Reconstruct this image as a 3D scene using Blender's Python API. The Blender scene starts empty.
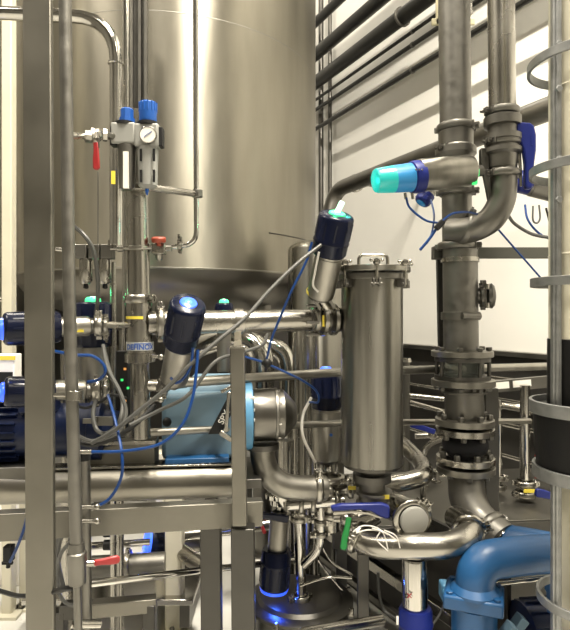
import bpy, bmesh, math, random
from mathutils import Vector, Matrix
random.seed(7)
R = math.radians
F = 560.0
EYE = 1.6
sc = bpy.context.scene
col = sc.collection
V = Vector

# ------------------------------------------------------------------ camera, light, exposure
cd = bpy.data.cameras.new('camera'); cam = bpy.data.objects.new('camera', cd); col.objects.link(cam)
cd.sensor_fit = 'VERTICAL'; cd.sensor_height = 24; cd.sensor_width = 24*570/630
cd.lens = 24*F/630
cam.location = (0, 0, EYE); cam.rotation_euler = (R(90), 0, 0)
sc.camera = cam
sc.view_settings.view_transform = 'Standard'; sc.view_settings.look = 'None'
sc.view_settings.gamma = 1; sc.view_settings.exposure = -0.28
w = bpy.data.worlds.new('world'); sc.world = w; w.use_nodes = True
w.node_tree.nodes['Background'].inputs[0].default_value = (1, .9, .72, 1)
w.node_tree.nodes['Background'].inputs[1].default_value = 0.03
WARM = (1, .925, .79)
LAMPS = [  # x, y, z, length, width, rotation, watts
    (1.0, 0.7, 6.9, 2.4, .12, 26, 1330),
    (-3.6, 1.3, 6.9, 2.4, .16, 26, 330),
    (-3.6, 4.6, 6.9, 2.4, .16, 26, 150),
    (3.2, -2.4, 6.9, 2.4, .16, 26, 100),
    (-0.6, -2.4, 6.9, 2.4, .16, 26, 130),
    (0.1, 5.6, 6.9, 1.6, .16, 26, 70),
]

# ------------------------------------------------------------------ materials
MATS = {}
def mat(name, base, metal=0.0, rough=0.5, noise=0.0, scale=6.0, stretch=(1,1,1), bump=0.0, rn=0.0, emit=None, es=0, trans=0, alpha=1, col2=None):
    m = bpy.data.materials.new(name); m.use_nodes = True
    nt = m.node_tree; b = nt.nodes['Principled BSDF']
    b.inputs['Base Color'].default_value = (*base, 1)
    b.inputs['Metallic'].default_value = metal; b.inputs['Roughness'].default_value = rough
    if noise or bump or rn or col2:
        tc = nt.nodes.new('ShaderNodeTexCoord'); mp = nt.nodes.new('ShaderNodeMapping')
        mp.inputs['Scale'].default_value = stretch
        nz = nt.nodes.new('ShaderNodeTexNoise'); nz.inputs['Scale'].default_value = scale; nz.inputs['Detail'].default_value = 5
        nt.links.new(tc.outputs['Object'], mp.inputs[0]); nt.links.new(mp.outputs[0], nz.inputs['Vector'])
        if noise or col2:
            cr = nt.nodes.new('ShaderNodeValToRGB')
            cr.color_ramp.elements[0].position = .3; cr.color_ramp.elements[1].position = .7
            c0 = tuple(c*(1-noise) for c in base); c1 = col2 or tuple(min(1, c*(1+noise*.6)) for c in base)
            cr.color_ramp.elements[0].color = (*c0, 1); cr.color_ramp.elements[1].color = (*c1, 1)
            nt.links.new(nz.outputs['Fac'], cr.inputs[0]); nt.links.new(cr.outputs[0], b.inputs['Base Color'])
        if rn:
            mr = nt.nodes.new('ShaderNodeMapRange'); mr.inputs[1].default_value = .25; mr.inputs[2].default_value = .75
            mr.inputs[3].default_value = max(.02, rough-rn); mr.inputs[4].default_value = rough+rn
            nt.links.new(nz.outputs['Fac'], mr.inputs[0]); nt.links.new(mr.outputs[0], b.inputs['Roughness'])
        if bump:
            bp = nt.nodes.new('ShaderNodeBump'); bp.inputs['Strength'].default_value = bump; bp.inputs['Distance'].default_value = .01
            nt.links.new(nz.outputs['Fac'], bp.inputs['Height']); nt.links.new(bp.outputs[0], b.inputs['Normal'])
    if emit:
        b.inputs['Emission Color'].default_value = (*emit, 1); b.inputs['Emission Strength'].default_value = es
    if trans: b.inputs['Transmission Weight'].default_value = trans
    MATS[name] = m
    return m
mat('steel', (.35,.335,.30), 1, .25, .10, 5, (1,1,1), 0, .07)
mat('steel_brushed', (.30,.287,.255), 1, .38, .14, 14, (1,1,.12), .02, .08)
mat('steel_filter', (.26,.25,.22), 1, .33, .22, 9, (2.2,2.2,.10), .02, .08)
mat('steel_dull', (.185,.178,.16), 1, .44, .16, 7, (1,1,1), 0, .08)
mat('steel_dark', (.12,.115,.105), 1, .42, .2, 6, (1,1,1), 0, .08)
mat('steel_polished', (.50,.485,.45), 1, .13, .06, 5, (1,1,1), 0, .04)
mat('steel_pitted', (.19,.183,.165), .9, .46, .13, 30, (1,1,1), .08, .12)
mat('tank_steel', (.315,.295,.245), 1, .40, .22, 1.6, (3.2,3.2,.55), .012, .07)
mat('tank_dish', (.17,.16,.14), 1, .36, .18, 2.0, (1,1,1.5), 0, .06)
mat('galvanised', (.26,.265,.26), .8, .48, .2, 30)
mat('pump_steel', (.17,.162,.145), 1, .36, .14, 14, (1,1,.12), .02, .08)
mat('trough_steel', (.235,.222,.19), 1, .36, .14, 6, (.2,1,1), .01, .06)
mat('frame_steel', (.21,.20,.172), 1, .47, .16, 5, (1,1,1), .02, .08)
mat('frame_dark', (.085,.082,.075), 1, .42, .16, 5, (1,1,1), 0, .08)
mat('painted_bar', (.075,.075,.062), .3, .5, .1)
mat('wall_cream', (.80,.785,.735), 0, .6, .03, 1.5)
mat('wall_dark', (.055,.052,.047), .5, .42, .25, 3)
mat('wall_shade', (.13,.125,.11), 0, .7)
mat('pipe_dark', (.02,.02,.018), .2, .45)
mat('ceiling', (.20,.19,.17), 0, .8)
mat('floor', (.62,.61,.57), 0, .22, .10, 2.0, rn=.08)
mat('cream_paint', (.56,.53,.42), 0, .4, .06, 4)
mat('navy', (.003,.005,.018), 0, .26)
mat('navy_motor', (.003,.008,.032), 0, .38)
mat('royal', (.010,.018,.14), 0, .36)
mat('knob_blue', (.010,.085,.36), 0, .4)
mat('pump_blue', (.010,.070,.19), 0, .40, .08, 8)
mat('light_blue', (.125,.205,.27), 0, .42, .08, 5)
mat('sky_blue', (.09,.26,.44), 0, .4)
mat('hose_blue', (.005,.035,.15), 0, .3)
mat('hose_grey', (.085,.085,.08), .2, .42)
mat('hose_white', (.62,.60,.56), 0, .4)
mat('black', (.012,.012,.012), 0, .5)
mat('black_wrap', (.010,.010,.010), 0, .38, 0, 18, (1,1,.3), .25)
mat('rubber', (.012,.012,.014), 0, .55)
mat('grey_plastic', (.28,.28,.26), .1, .45)
mat('white', (.8,.78,.72), 0, .4)
mat('opal', (.30,.295,.27), 0, .35, trans=.25)
mat('yellow', (.72,.58,.06), 0, .5)
mat('red', (.30,.018,.02), 0, .4)
mat('brick_red', (.34,.06,.03), 0, .5)
mat('green', (.01,.16,.035), 0, .4)
mat('label_pale', (.42,.42,.40), .2, .45)
mat('logo_blue', (.02,.08,.32), 0, .5)
mat('beige_plate', (.50,.46,.30), 0, .6)
mat('glass', (.25,.27,.24), 0, .08, trans=.75)
mat('lamp', (1,1,1), 0, .5, emit=WARM, es=9)
mat('lens_blue', (.05,.15,.9), 0, .2, emit=(.03,.10,1.0), es=1.1)
mat('lens_blue_core', (.08,.25,.8), 0, .2, emit=(.16,.42,1.0), es=.6)
mat('lens_green', (.1,.8,.4), 0, .2, emit=(.02,.85,.22), es=1.0)
mat('lens_green_core', (.6,1,.8), 0, .2, emit=(.55,1,.75), es=1.8)
mat('lens_cyan', (.02,.25,.24), 0, .25, emit=(.0,.62,.52), es=.5)
mat('lens_sky', (.03,.17,.36), 0, .25, emit=(.01,.22,.50), es=.28)
mat('status_green', (.1,.8,.3), 0, .3, emit=(.02,.9,.15), es=1.0)
mat('status_amber', (.8,.4,.1), 0, .3, emit=(1,.35,.08), es=.8)

def brushed(name, amt):      # circumferential brushing round an upright cylinder
    nt = MATS[name].node_tree; b = nt.nodes['Principled BSDF']
    tg = nt.nodes.new('ShaderNodeTangent'); tg.direction_type = 'RADIAL'; tg.axis = 'Z'
    nt.links.new(tg.outputs[0], b.inputs['Tangent'])
    b.inputs['Anisotropic'].default_value = amt; b.inputs['Anisotropic Rotation'].default_value = .25
for k_, v_ in (('navy', .22), ('black_wrap', .15), ('rubber', .2), ('black', .25), ('navy_motor', .3), ('royal', .3), ('hose_blue', .3), ('hose_grey', .3)): MATS[k_].node_tree.nodes['Principled BSDF'].inputs['Specular IOR Level'].default_value = v_
brushed('tank_steel', .85); brushed('steel_filter', .8)

# ------------------------------------------------------------------ geometry helpers
def P(x, y, d): return V(((x-285)/F*d, d, EYE+(315-y)/F*d))
def S(px, d): return px/F*d
def frame(d):
    d = V(d).normalized(); a = V((0,0,1)) if abs(d.z) < .9 else V((0,1,0))
    u = d.cross(a).normalized(); return u, d.cross(u).normalized(), d
def fillet(pts, rad, n=7):
    if rad <= 0 or len(pts) < 3: return [V(p) for p in pts]
    out = [V(pts[0])]
    for i in range(1, len(pts)-1):
        p = V(pts[i]); a = V(pts[i-1])-p; b = V(pts[i+1])-p
        l = min(rad, a.length*.49, b.length*.49)
        a = p+a.normalized()*l; b = p+b.normalized()*l
        for k in range(n+1):
            t = k/n; w_ = 1.0+.0
            c = a*(1-t)**2 + p*2*t*(1-t)*.92 + b*t*t
            out.append(c/((1-t)**2+2*t*(1-t)*.92+t*t))
    out.append(V(pts[-1])); return out
def spline(pts, n=8):
    p = [V(q) for q in pts]; p = [p[0]*2-p[1]]+p+[p[-1]*2-p[-2]]; out = []
    for i in range(1, len(p)-2):
        for k in range(n):
            t = k/n
            out.append(.5*((2*p[i])+(p[i+1]-p[i-1])*t+(2*p[i-1]-5*p[i]+4*p[i+1]-p[i+2])*t*t+(3*p[i]-p[i-1]-3*p[i+1]+p[i+2])*t**3))
    out.append(p[-2]); return out
W = {}
class MB:
    def __init__(s): s.v = []; s.f = []
    def tube(s, pts, r, n=20, cap=True):
        pts = [V(p) for p in pts]; o = len(s.v); m = len(pts)
        rs = r if isinstance(r, (list, tuple)) else [r]*m
        t0 = (pts[1]-pts[0]).normalized(); u, w_, _ = frame(t0)
        for i, p in enumerate(pts):
            t = (pts[min(i+1, m-1)]-pts[max(i-1, 0)]).normalized()
            u = (u-t*u.dot(t)).normalized(); w_ = t.cross(u)
            for k in range(n):
                a = 2*math.pi*k/n; s.v.append(p+(u*math.cos(a)+w_*math.sin(a))*rs[i])
        for i in range(m-1):
            for k in range(n):
                a = o+i*n+k; b = o+i*n+(k+1) % n; s.f.append((a, b, b+n, a+n))
        if cap:
            s.f.append(tuple(o+k for k in range(n))[::-1]); s.f.append(tuple(o+(m-1)*n+k for k in range(n)))
        return s
    def lathe(s, p, d, prof, n=32):
        u, w_, d = frame(d); p = V(p); o = len(s.v); m = len(prof)
        for (t, r) in prof:
            for k in range(n):
                a = 2*math.pi*k/n; s.v.append(p+d*t+(u*math.cos(a)+w_*math.sin(a))*max(r, 1e-5))
        for i in range(m-1):
            for k in range(n):
                a = o+i*n+k; b = o+i*n+(k+1) % n; s.f.append((a, b, b+n, a+n))
        if prof[0] != prof[-1]:
            if prof[0][1] > 1e-4: s.f.append(tuple(o+k for k in range(n))[::-1])
            if prof[-1][1] > 1e-4: s.f.append(tuple(o+(m-1)*n+k for k in range(n)))
        return s
    def ring(s, p, d, r0, r1, h, n=36, ch=.0):   # solid ring, inner r0 outer r1, height h along d starting at p
        c = ch or min(h, r1-r0)*.12
        return s.lathe(p, d, [(0, r0), (0, r1-c), (c, r1), (h-c, r1), (h, r1-c), (h, r0), (0, r0)], n)
    def disc(s, p, d, r, h, n=36):
        c = min(h, r)*.15
        return s.lathe(p, d, [(0, r-c), (c, r), (h-c, r), (h, r-c)], n)
    def box(s, c, size, ax=None):
        ax = ax or (V((1,0,0)), V((0,1,0)), V((0,0,1))); c = V(c); o = len(s.v)
        for i in (-1, 1):
            for j in (-1, 1):
                for k in (-1, 1): s.v.append(c+ax[0]*i*size[0]/2+ax[1]*j*size[1]/2+ax[2]*k*size[2]/2)
        for q in ((0,1,3,2),(4,6,7,5),(0,4,5,1),(2,3,7,6),(0,2,6,4),(1,5,7,3)): s.f.append(tuple(o+k for k in q))
        return s
    def bar(s, p0, p1, w_, h, up=(0,0,1)):
        p0 = V(p0); p1 = V(p1); d = (p1-p0); L = d.length; d.normalize(); up = V(up)
        if abs(d.dot(up)) > .95: up = V((0,1,0))
        x = d.cross(up).normalized(); y = x.cross(d).normalized()
        return s.box((p0+p1)/2, (w_, L, h), (x, d, y))
    def prism(s, poly, o_, ux, uy, t):
        o_ = V(o_); ux = V(ux).normalized(); uy = V(uy).normalized(); nrm = ux.cross(uy); o = len(s.v); n = len(poly)
        for sg in (-.5, .5):
            for (a, b) in poly: s.v.append(o_+ux*a+uy*b+nrm*t*sg)
        s.f.append(tuple(o+k for k in range(n))[::-1]); s.f.append(tuple(o+n+k for k in range(n)))
        for k in range(n): s.f.append((o+k, o+(k+1) % n, o+n+(k+1) % n, o+n+k))
        return s
    def sphere(s, c, r, n=20, sq=1.0, d=(0,0,1)):
        m = n//2; return s.lathe(c, d, [(-r*sq*math.cos(math.pi*i/m), r*math.sin(math.pi*i/m)) for i in range(m+1)], n)
    def build(s, name, m, parent=None, bevel=0, origin=None):
        if origin is None:
            lo = V((min(v[i] for v in s.v) for i in range(3))); hi = V((max(v[i] for v in s.v) for i in range(3)))
            origin = (lo+hi)/2
            if parent is None: origin.z = lo.z
        else: origin = V(origin)
        me = bpy.data.meshes.new(name); me.from_pydata([v-origin for v in s.v], [], s.f); me.validate()
        bm = bmesh.new(); bm.from_mesh(me); bmesh.ops.recalc_face_normals(bm, faces=bm.faces); bm.to_mesh(me); bm.free()
        me.shade_smooth(); me.set_sharp_from_angle(angle=R(38))
        me.materials.append(MATS[m])
        o = bpy.data.objects.new(name, me); col.objects.link(o)
        if parent is not None: o.parent = parent; o.location = origin-W[parent.name]
        else: o.location = origin
        W[o.name] = origin.copy()
        if bevel:
            b = o.modifiers.new('edge', 'BEVEL'); b.width = bevel; b.segments = 2; b.limit_method = 'ANGLE'; b.angle_limit = R(50)
        return o
def thing(name, label, cat, loc, group=None):
    o = bpy.data.objects.new(name, None); col.objects.link(o); o.location = V(loc); o.empty_display_size = .05
    W[o.name] = V(loc); return tag(o, label, cat, group)
def tag(o, label, cat, group=None):
    o['label'] = label; o['category'] = cat
    if group: o['group'] = group
    return o
def struct(o): o['kind'] = 'structure'; return o
BOLT = {}
def bolt(parent, p, d, r=.006, h=.01, m='steel_dull', name='bolt'):
    key = (round(r, 4), round(h, 4), m)
    if key not in BOLT:
        b = MB().lathe((0,0,0), (0,0,1), [(0, r), (h*.85, r), (h, r*.86)], 6)
        me = bpy.data.meshes.new('bolt'); me.from_pydata(b.v, [], b.f); me.materials.append(MATS[m]); BOLT[key] = me
    o = bpy.data.objects.new(name, BOLT[key]); col.objects.link(o); o.parent = parent
    o.location = V(p)-W[parent.name]; o.rotation_mode = 'QUATERNION'; o.rotation_quaternion = V(d).to_track_quat('Z', 'Y')
    return o
def bolts(parent, p, d, rad, n, r=.006, h=.01, m='steel_dull', ph=0.2):
    u, w_, d = frame(d)
    for k in range(n):
        a = ph+2*math.pi*k/n; bolt(parent, V(p)+(u*math.cos(a)+w_*math.sin(a))*rad, d, r, h, m)
def clamp(parent, p, d, r, side=None, h=.026, m='steel', name='clamp'):   # sanitary clamp: ring halves, lugs, wing nut
    d = V(d).normalized(); p = V(p); u, w_, _ = frame(d)
    sd = V(side).normalized() if side else u
    sd = (sd-d*sd.dot(d)).normalized(); t = d.cross(sd)
    ro = r+min(r*.42, .017); ri = r+min(r*.26, .011)
    b = MB().lathe(p-d*h/2, d, [(0, r), (0, ri), (h*.12, ro-.002), (h*.25, ro), (h*.75, ro), (h*.88, ro-.002), (h, ri), (h, r), (0, r)], 32)
    for s_ in (-1, 1): b.box(p+sd*(ro-.004)*.94+t*s_*ro*.34, (.016, .010, h*1.05), (sd, t, d))
    for s_ in (-1, 1): b.box(p+sd*(ro+.006)+t*s_*.007, (.020, .007, h*.8), (sd, t, d))
    b.box(p-sd*(ro+.003), (.012, .016, h*.7), (sd, t, d))
    c = b.build(name, m, parent, bevel=.001)
    n_ = MB().tube([p+sd*(ro+.01)-t*.018, p+sd*(ro+.01)+t*.026], .0035, 8)
    n_.box(p+sd*(ro+.01)+t*.024, (.022, .004, .008), (sd, t, d)); n_.lathe(p+sd*(ro+.01)+t*.012, t, [(0, .007), (.010, .006)], 8)
    n_.build('wing_nut', m, c)
    return c
def glow(p, color, watts, r=.02):
    l = bpy.data.lights.new('indicator_light', 'POINT'); l.energy = watts; l.color = color; l.shadow_soft_size = r
    o = bpy.data.objects.new('indicator_light', l); col.objects.link(o); o.location = p; return o
def text_mesh(txt, size, fn, name, m, parent, bold=.0, ext=0.0):
    cu = bpy.data.curves.new('lettering', 'FONT'); cu.body = txt; cu.size = size; cu.align_x = 'CENTER'; cu.align_y = 'CENTER'; cu.offset = bold
    tmp = bpy.data.objects.new('lettering', cu); col.objects.link(tmp)
    dg = bpy.context.evaluated_depsgraph_get(); me0 = bpy.data.meshes.new_from_object(tmp.evaluated_get(dg))
    b = MB(); b.v = [fn(v.co.x, v.co.y) for v in me0.vertices]; b.f = [tuple(p.vertices) for p in me0.polygons]
    bpy.data.objects.remove(tmp); o = b.build(name, m, parent); return o
def on_cyl(p, r, ang, ax=V((0,0,1))):     # wraps flat x,y on a vertical cylinder; ang = facing angle
    def fn(x, y):
        a = ang+x/r; return V(p)+V((math.cos(a)*r, math.sin(a)*r, y))
    return fn
def band(parent, p, r, a0, a1, h, m, name='sticker', t=.0012):   # curved sticker on a vertical cylinder
    b = MB(); n = 12
    for i in range(n+1):
        a = a0+(a1-a0)*i/n
        for rr in (r, r+t):
            for z in (0, h): b.v.append(V(p)+V((math.cos(a)*rr, math.sin(a)*rr, z)))
    for i in range(n):
        q = i*4; b.f += [(q+2, q+6, q+7, q+3), (q, q+1, q+5, q+4), (q+1, q+3, q+7, q+5), (q, q+4, q+6, q+2)]
    b.f += [(0, 2, 3, 1), (n*4, n*4+1, n*4+3, n*4+2)]
    return b.build(name, m, parent)
def actuator(label, A, B, C, rh, rb, lens='lens_blue', core=None, rl=None, ll=.012, gl=None, cap='navy', group='valve actuators with indicator lights', D=None, yaw=None, ports=True, body='steel_brushed'):
    """A lens face centre, B head/body joint, C end of the steel body, D end of the yoke"""
    A, B, C = V(A), V(B), V(C); d = (C-A).normalized(); L = (B-A).length; rl = rl or rh*.5
    t = thing('valve_actuator', label, 'valve actuator', C, group)
    c = .012
    MB().lathe(A, d, [(0, rh*.80), (.004, rh*.93), (c, rh), (L*.62, rh), (L*.64, rh*1.035), (L*.68, rh*1.035), (L*.70, rh*1.0), (L*.93, rh*1.0), (L, rh*.9)], 36).build('head', cap, t)
    u, w_, _ = frame(d)
    for k in range(10):
        a = 2*math.pi*k/10
        q = (u*math.cos(a)+w_*math.sin(a))
        MB().box(A+d*L*.36+q*rh*.995, (.004, .007, L*.42), (q, d.cross(q), d)).build('rib', cap, t, bevel=.001)
    MB().lathe(A-d*ll, d, [(0, rl*.7), (ll*.4, rl*.95), (ll, rl), (ll+.004, rl*1.02)], 28).build('indicator_lens', lens, t)
    if core: MB().lathe(A-d*(ll+.002), d, [(0, rl*.3), (.003, rl*.45)], 20).build('lens_core', core, t)
    Lb = (C-B).length
    MB().lathe(B-d*.004, d, [(0, rb*.94), (.012, rb*.94), (.013, rb), (Lb-.008, rb), (Lb, rb*.95)], 36).build('air_cylinder', body, t)
    MB().ring(C-d*.002, d, rb*.5, rb*.8, .012).build('end_ring', 'steel_dark', t)
    if D is not None:
        D = V(D); MB().lathe(C, (D-C), [(0, rb*.34), ((D-C).length, rb*.34)], 18).build('valve_stem', 'steel', t)
        for s_ in (-1, 1): MB().bar(C+u*s_*rb*.62, D+u*s_*rb*.62, .012, .02, w_).build('yoke', 'steel_dull', t, bevel=.001)
    if ports:
        for s_ in (-.35, .35):
            q = (u*math.cos(s_-1.2)+w_*math.sin(s_-1.2))
            MB().tube([A+d*L*.82+q*rh, A+d*L*.82+q*(rh+.018)], .006, 10).build('air_fitting', 'black', t)
    if gl:
        gp = A-d*(ll+rh*.3); g = glow(gp, gl[0], gl[1], .012); g.parent = t; g.location = gp-W[t.name]
    return t
def hose(label, pts, r=.0045, m='hose_blue', name='air_hose', cat='hose', group=None, n=8):
    return tag(MB().tube(spline(pts), r, n).build(name, m), label, cat, group)
def pipe(name, label, pts, r, m='steel', fil=0, cat='pipe', group=None, n=24):
    return tag(MB().tube(fillet(pts, fil), r, n).build(name, m), label, cat, group)
def piper(label, pts, r, m='steel', fil=0, name='process_pipe', cat='pipe', group=None, n=28, loc=None):   # pipe with parts
    t = thing(name, label, cat, loc if loc is not None else pts[-1], group)
    MB().tube(fillet(pts, fil), r, n).build('tube', m, t); return t
def handle(parent, A, B, w0, w1, m, nrm=(0,-1,0), t=.014, name='lever_handle', bend=0):
    A, B = V(A), V(B); d = (B-A).normalized(); nrm = V(nrm); sdv = nrm.cross(d).normalized(); L = (B-A).length
    poly = [(0, -w0/2), (L*.3, -w0/2+bend*.5), (L*.6, -w1*.5+bend), (L-w1*.3, -w1/2), (L, -w1*.3), (L, w1*.3), (L-w1*.3, w1/2), (L*.6, w1*.45+bend), (L*.3, w0/2+bend*.6), (0, w0/2)]
    return MB().prism(poly, A, d, sdv, t).build(name, m, parent, bevel=.004)
def screw_union(parent, p, d, r, m='steel', n=8, h=.03, name='union_nut'):
    return MB().lathe(p, d, [(0, r*1.0), (0.003, r*1.2), (h-.003, r*1.2), (h, r)], n).build(name, m, parent)

# ------------------------------------------------------------------ the room
WX = 3.8; WK = .491
wd = V((-WK, 1, 0)).normalized(); wn = V((-1, -WK, 0)).normalized()     # along the slanted wall, and its inward normal
def Wp(x, y, off=0.0):
    Y = (WX-off/ abs(wn.x) )/((x-285)/F+WK); return P(x, y, Y)
H = 7.2
def slab(pts, z0, z1):
    b = MB(); n = len(pts)
    for z in (z0, z1):
        for p in pts: b.v.append(V((p[0], p[1], z)))
    b.f = [tuple(range(n))[::-1], tuple(range(n, 2*n))]+[(k, (k+1) % n, n+(k+1) % n, n+k) for k in range(n)]
    return b
BY = 7.3
room = [(-4.6, -4.5), (WX+WK*4.5, -4.5), (WX-WK*BY, BY), (-4.6, BY)]
struct(slab([(-4.9,-4.8), (6.6,-4.8), (6.6, BY+.3), (-4.9, BY+.3)], -.12, 0).build('floor', 'floor'))
struct(slab([(-4.9,-4.8), (6.6,-4.8), (6.6, BY+.3), (-4.9, BY+.3)], H, H+.15).build('ceiling', 'ceiling'))
struct(MB().bar(V((WX+.1+WK*4.8, -4.8, H/2)), V((WX+.1-WK*(BY+.3), BY+.3, H/2)), .2, H).build('wall_right', 'wall_cream'))
struct(slab([(-4.6, BY), (WX-WK*BY+.1, BY), (WX-WK*BY+.1, BY+.2), (-4.6, BY+.2)], 0, H).build('wall_back', 'wall_cream'))
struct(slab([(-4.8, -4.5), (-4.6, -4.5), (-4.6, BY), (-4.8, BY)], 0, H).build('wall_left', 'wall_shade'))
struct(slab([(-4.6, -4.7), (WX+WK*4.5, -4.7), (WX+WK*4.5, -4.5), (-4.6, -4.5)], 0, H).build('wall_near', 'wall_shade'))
# dark stainless cladding on the foot of the slanted wall
struct(MB().bar(V((WX-WK*-3, -3, .66))+wn*.03, V((WX-WK*(BY-.1), BY-.1, .66))+wn*.03, .05, 1.3).build('trim_1', 'wall_dark'))
struct(MB().bar(V((WX-WK*-3, -3, 1.31))+wn*.05, V((WX-WK*(BY-.1), BY-.1, 1.31))+wn*.05, .10, .035).build('trim_2', 'steel_dull', bevel=.003))
struct(slab([(-4.55, 7.2), (.1, 7.2), (.1, 7.28), (-4.55, 7.28)], 0.002, 2.2).build('trim_3', 'wall_dark'))

for i, (x, y, z, L, wid, rot, e) in enumerate(LAMPS):
    t = thing('ceiling_light', ['long ceiling strip light over the process pipes', 'long ceiling strip light over the valve frame', 'long ceiling strip light beside the big tank', 'long ceiling strip light behind the viewer near the cream wall', 'long ceiling strip light behind the viewer', 'short ceiling strip light behind the big tank'][i], 'ceiling light', (x, y, H), 'ceiling strip lights')
    a = R(rot); ax = (V((math.cos(a), math.sin(a), 0)), V((-math.sin(a), math.cos(a), 0)), V((0,0,1)))
    MB().box((x, y, z+.07), (wid+.06, L+.06, .08), ax).build('housing', 'white', t, bevel=.005)
    MB().box((x, y, z+.022), (wid, L, .02), ax).build('diffuser', 'lamp', t)
    for s_ in (-1, 1): MB().tube([V((x, y, z+.1))+ax[1]*s_*L*.35, V((x, y, H))+ax[1]*s_*L*.35], .004, 6).build('suspension_rod', 'steel', t)
    l = bpy.data.lights.new('strip', 'AREA'); l.shape = 'RECTANGLE'; l.size = wid; l.size_y = L; l.energy = e; l.color = WARM
    lo = bpy.data.objects.new('strip', l); col.objects.link(lo); lo.parent = t; lo.location = (0, 0, z-H); lo.rotation_euler = (0, 0, a)

# ------------------------------------------------------------------ the big tank and what stands at the back
TC = V((-.843, 4.217, 0)); TR = 1.07; TZ = 1.86
t = thing('storage_tank', 'huge brushed stainless steel tank filling the upper wall of the hall', 'tank', (TC.x, TC.y, 0))
MB().lathe(TC+V((0,0,TZ)), (0,0,1), [(0, TR), (.006, TR+.002), (3.2, TR+.002), (3.2, TR), (3.35, TR*.9), (3.45, TR*.5), (3.47, .0)], 128).build('shell', 'tank_steel', t)
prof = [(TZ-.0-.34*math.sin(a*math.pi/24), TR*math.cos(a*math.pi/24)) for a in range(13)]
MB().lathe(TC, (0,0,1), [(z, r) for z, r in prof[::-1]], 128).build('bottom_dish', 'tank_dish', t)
for z in (TZ+.004, TZ+1.45): MB().lathe(TC+V((0,0,z)), (0,0,1), [(0, TR+.0015), (.002, TR+.0032), (.006, TR+.0032), (.008, TR+.0015)], 128).build('weld_seam', 'steel_brushed', t)
for k in range(4):
    a = R(45+90*k+12); q = TC+V((math.cos(a)*.82, math.sin(a)*.82, 0))
    MB().tube([q, q+V((0,0,TZ-.1))], .06, 20).lathe(q, (0,0,1), [(0, .11), (.012, .11)], 20).build('leg', 'steel_dull', t)
# raised rectangular plate and seam lines low on the shell
a = R(-62)
def tp(a, z, r=0): return TC+V((math.cos(a)*(TR+r), math.sin(a)*(TR+r), z))
for (a0, a1, z0, z1) in ((-46, -20, TZ+.245, TZ+.25),):
    MB().tube([tp(R(a0+(a1-a0)*k/8), z0, .004) for k in range(9)], .004, 6).build('weld_seam', 'steel_dark', t)
# outlet below the dish
MB().tube(fillet([TC+V((0,0,TZ-.33)), TC+V((0,0,.75)), TC+V((.4,-.35,.75))], .15), .05, 20).build('outlet_pipe', 'steel_dull', t)

# neighbouring tank at the far edge
NC = V((-3.42, 5.0, 0))
t = thing('storage_tank', 'second steel tank, only a narrow strip seen behind the slender cream column', 'tank', NC)
MB().lathe(NC, (0,0,1), [(.45, .3), (.6, .8), (.8, 1.0), (4.9, 1.0), (5.05, .85), (5.15, .4), (5.17, 0)], 96).build('shell', 'tank_steel', t)
for k in range(4):
    q = NC+V((math.cos(R(45+90*k))*.75, math.sin(R(45+90*k))*.75, 0)); MB().tube([q, q+V((0,0,.72))], .05, 18).lathe(q, (0,0,1), [(0, .09), (.012, .09)], 18).build('leg', 'steel_dull', t)

# dome-topped vessel behind the filter
q = P(316, 240, 3.25); r_ = S(28, 3.25)
t = thing('dome_vessel', 'slim grey steel vessel with domed top behind the tilted green-lit valve', 'vessel', (q.x, q.y, 0))
MB().lathe(V((q.x, q.y, .35)), (0,0,1), [(0, r_*.6), (.05, r_), (q.z-.35-.06, r_)]+[(q.z-.35-.06+.06*math.sin(R(k*15)), r_*math.cos(R(k*15))) for k in range(1, 7)], 48).build('shell', 'steel_filter', t)
for k in range(3):
    a = R(30+120*k); g = V((q.x+math.cos(a)*r_*.75, q.y+math.sin(a)*r_*.75, 0)); MB().tube([g, g+V((0,0,.42))], .014, 12).build('leg', 'steel_dull', t)

# pipes on the slanted wall
wl = [ (316, 24, 347, .050, 'thick dark pipe, topmost on the slanted cream wall'),
       (316, 56, 388, .066, 'thick dark wall pipe, second below the ceiling'),
       (316, 84, 418, .070, 'thick dark wall pipe, third below the ceiling'),
       (316, 101, 437, .016, 'thin wall pipe just under the three thick dark ones'),
       (316, 111, 437, .020, 'middle one of the three thin wall pipes'),
       (316, 130, 437, .024, 'lowest of the three thin wall pipes') ]
for i, (x0, y0, x1, r_, lb) in enumerate(wl):
    off = .30 if i < 3 else .22
    a = Wp(314, y0, off); d = wd
    s1 = a+d*((7.28-a.y)/d.y); e1 = V((a.x+WK*(a.y+4.45), -4.45, a.z))
    t = thing('wall_pipe', lb, 'pipe', s1, 'pipes running along the slanted wall')
    MB().tube([s1, e1], r_, 16).build('tube', 'pipe_dark', t)
    for k in (2.6, 5.6):
        c_ = s1+(e1-s1).normalized()*k
        MB().ring(c_-(e1-s1).normalized()*.01, e1-s1, r_, r_*1.25, .02, 16).build('pipe_clip', 'steel_dull', t)
# big insulated-size pipe with a drop at its far end
a = Wp(338, 190, .75); e1 = a-wd*5.2
t = thing('wall_pipe', 'widest grey pipe sloping behind the cyan-lit valve, bending down at its far end', 'pipe', a, 'pipes running along the slanted wall')
lowp = P(316, 262, a.y-.05)
MB().tube(fillet([lowp+V((0,0,-1.5)), lowp, a+V((-.02,0,0)), e1], .14), .066, 28).build('tube', 'steel_dull', t)
g = a-wd*.30; MB().ring(g, wd, .066, .076, .03, 28).build('pipe_clip', 'steel', t); MB().bar(g, g-wn*.75, .02, .03).build('hanger', 'steel_dark', t)
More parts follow.
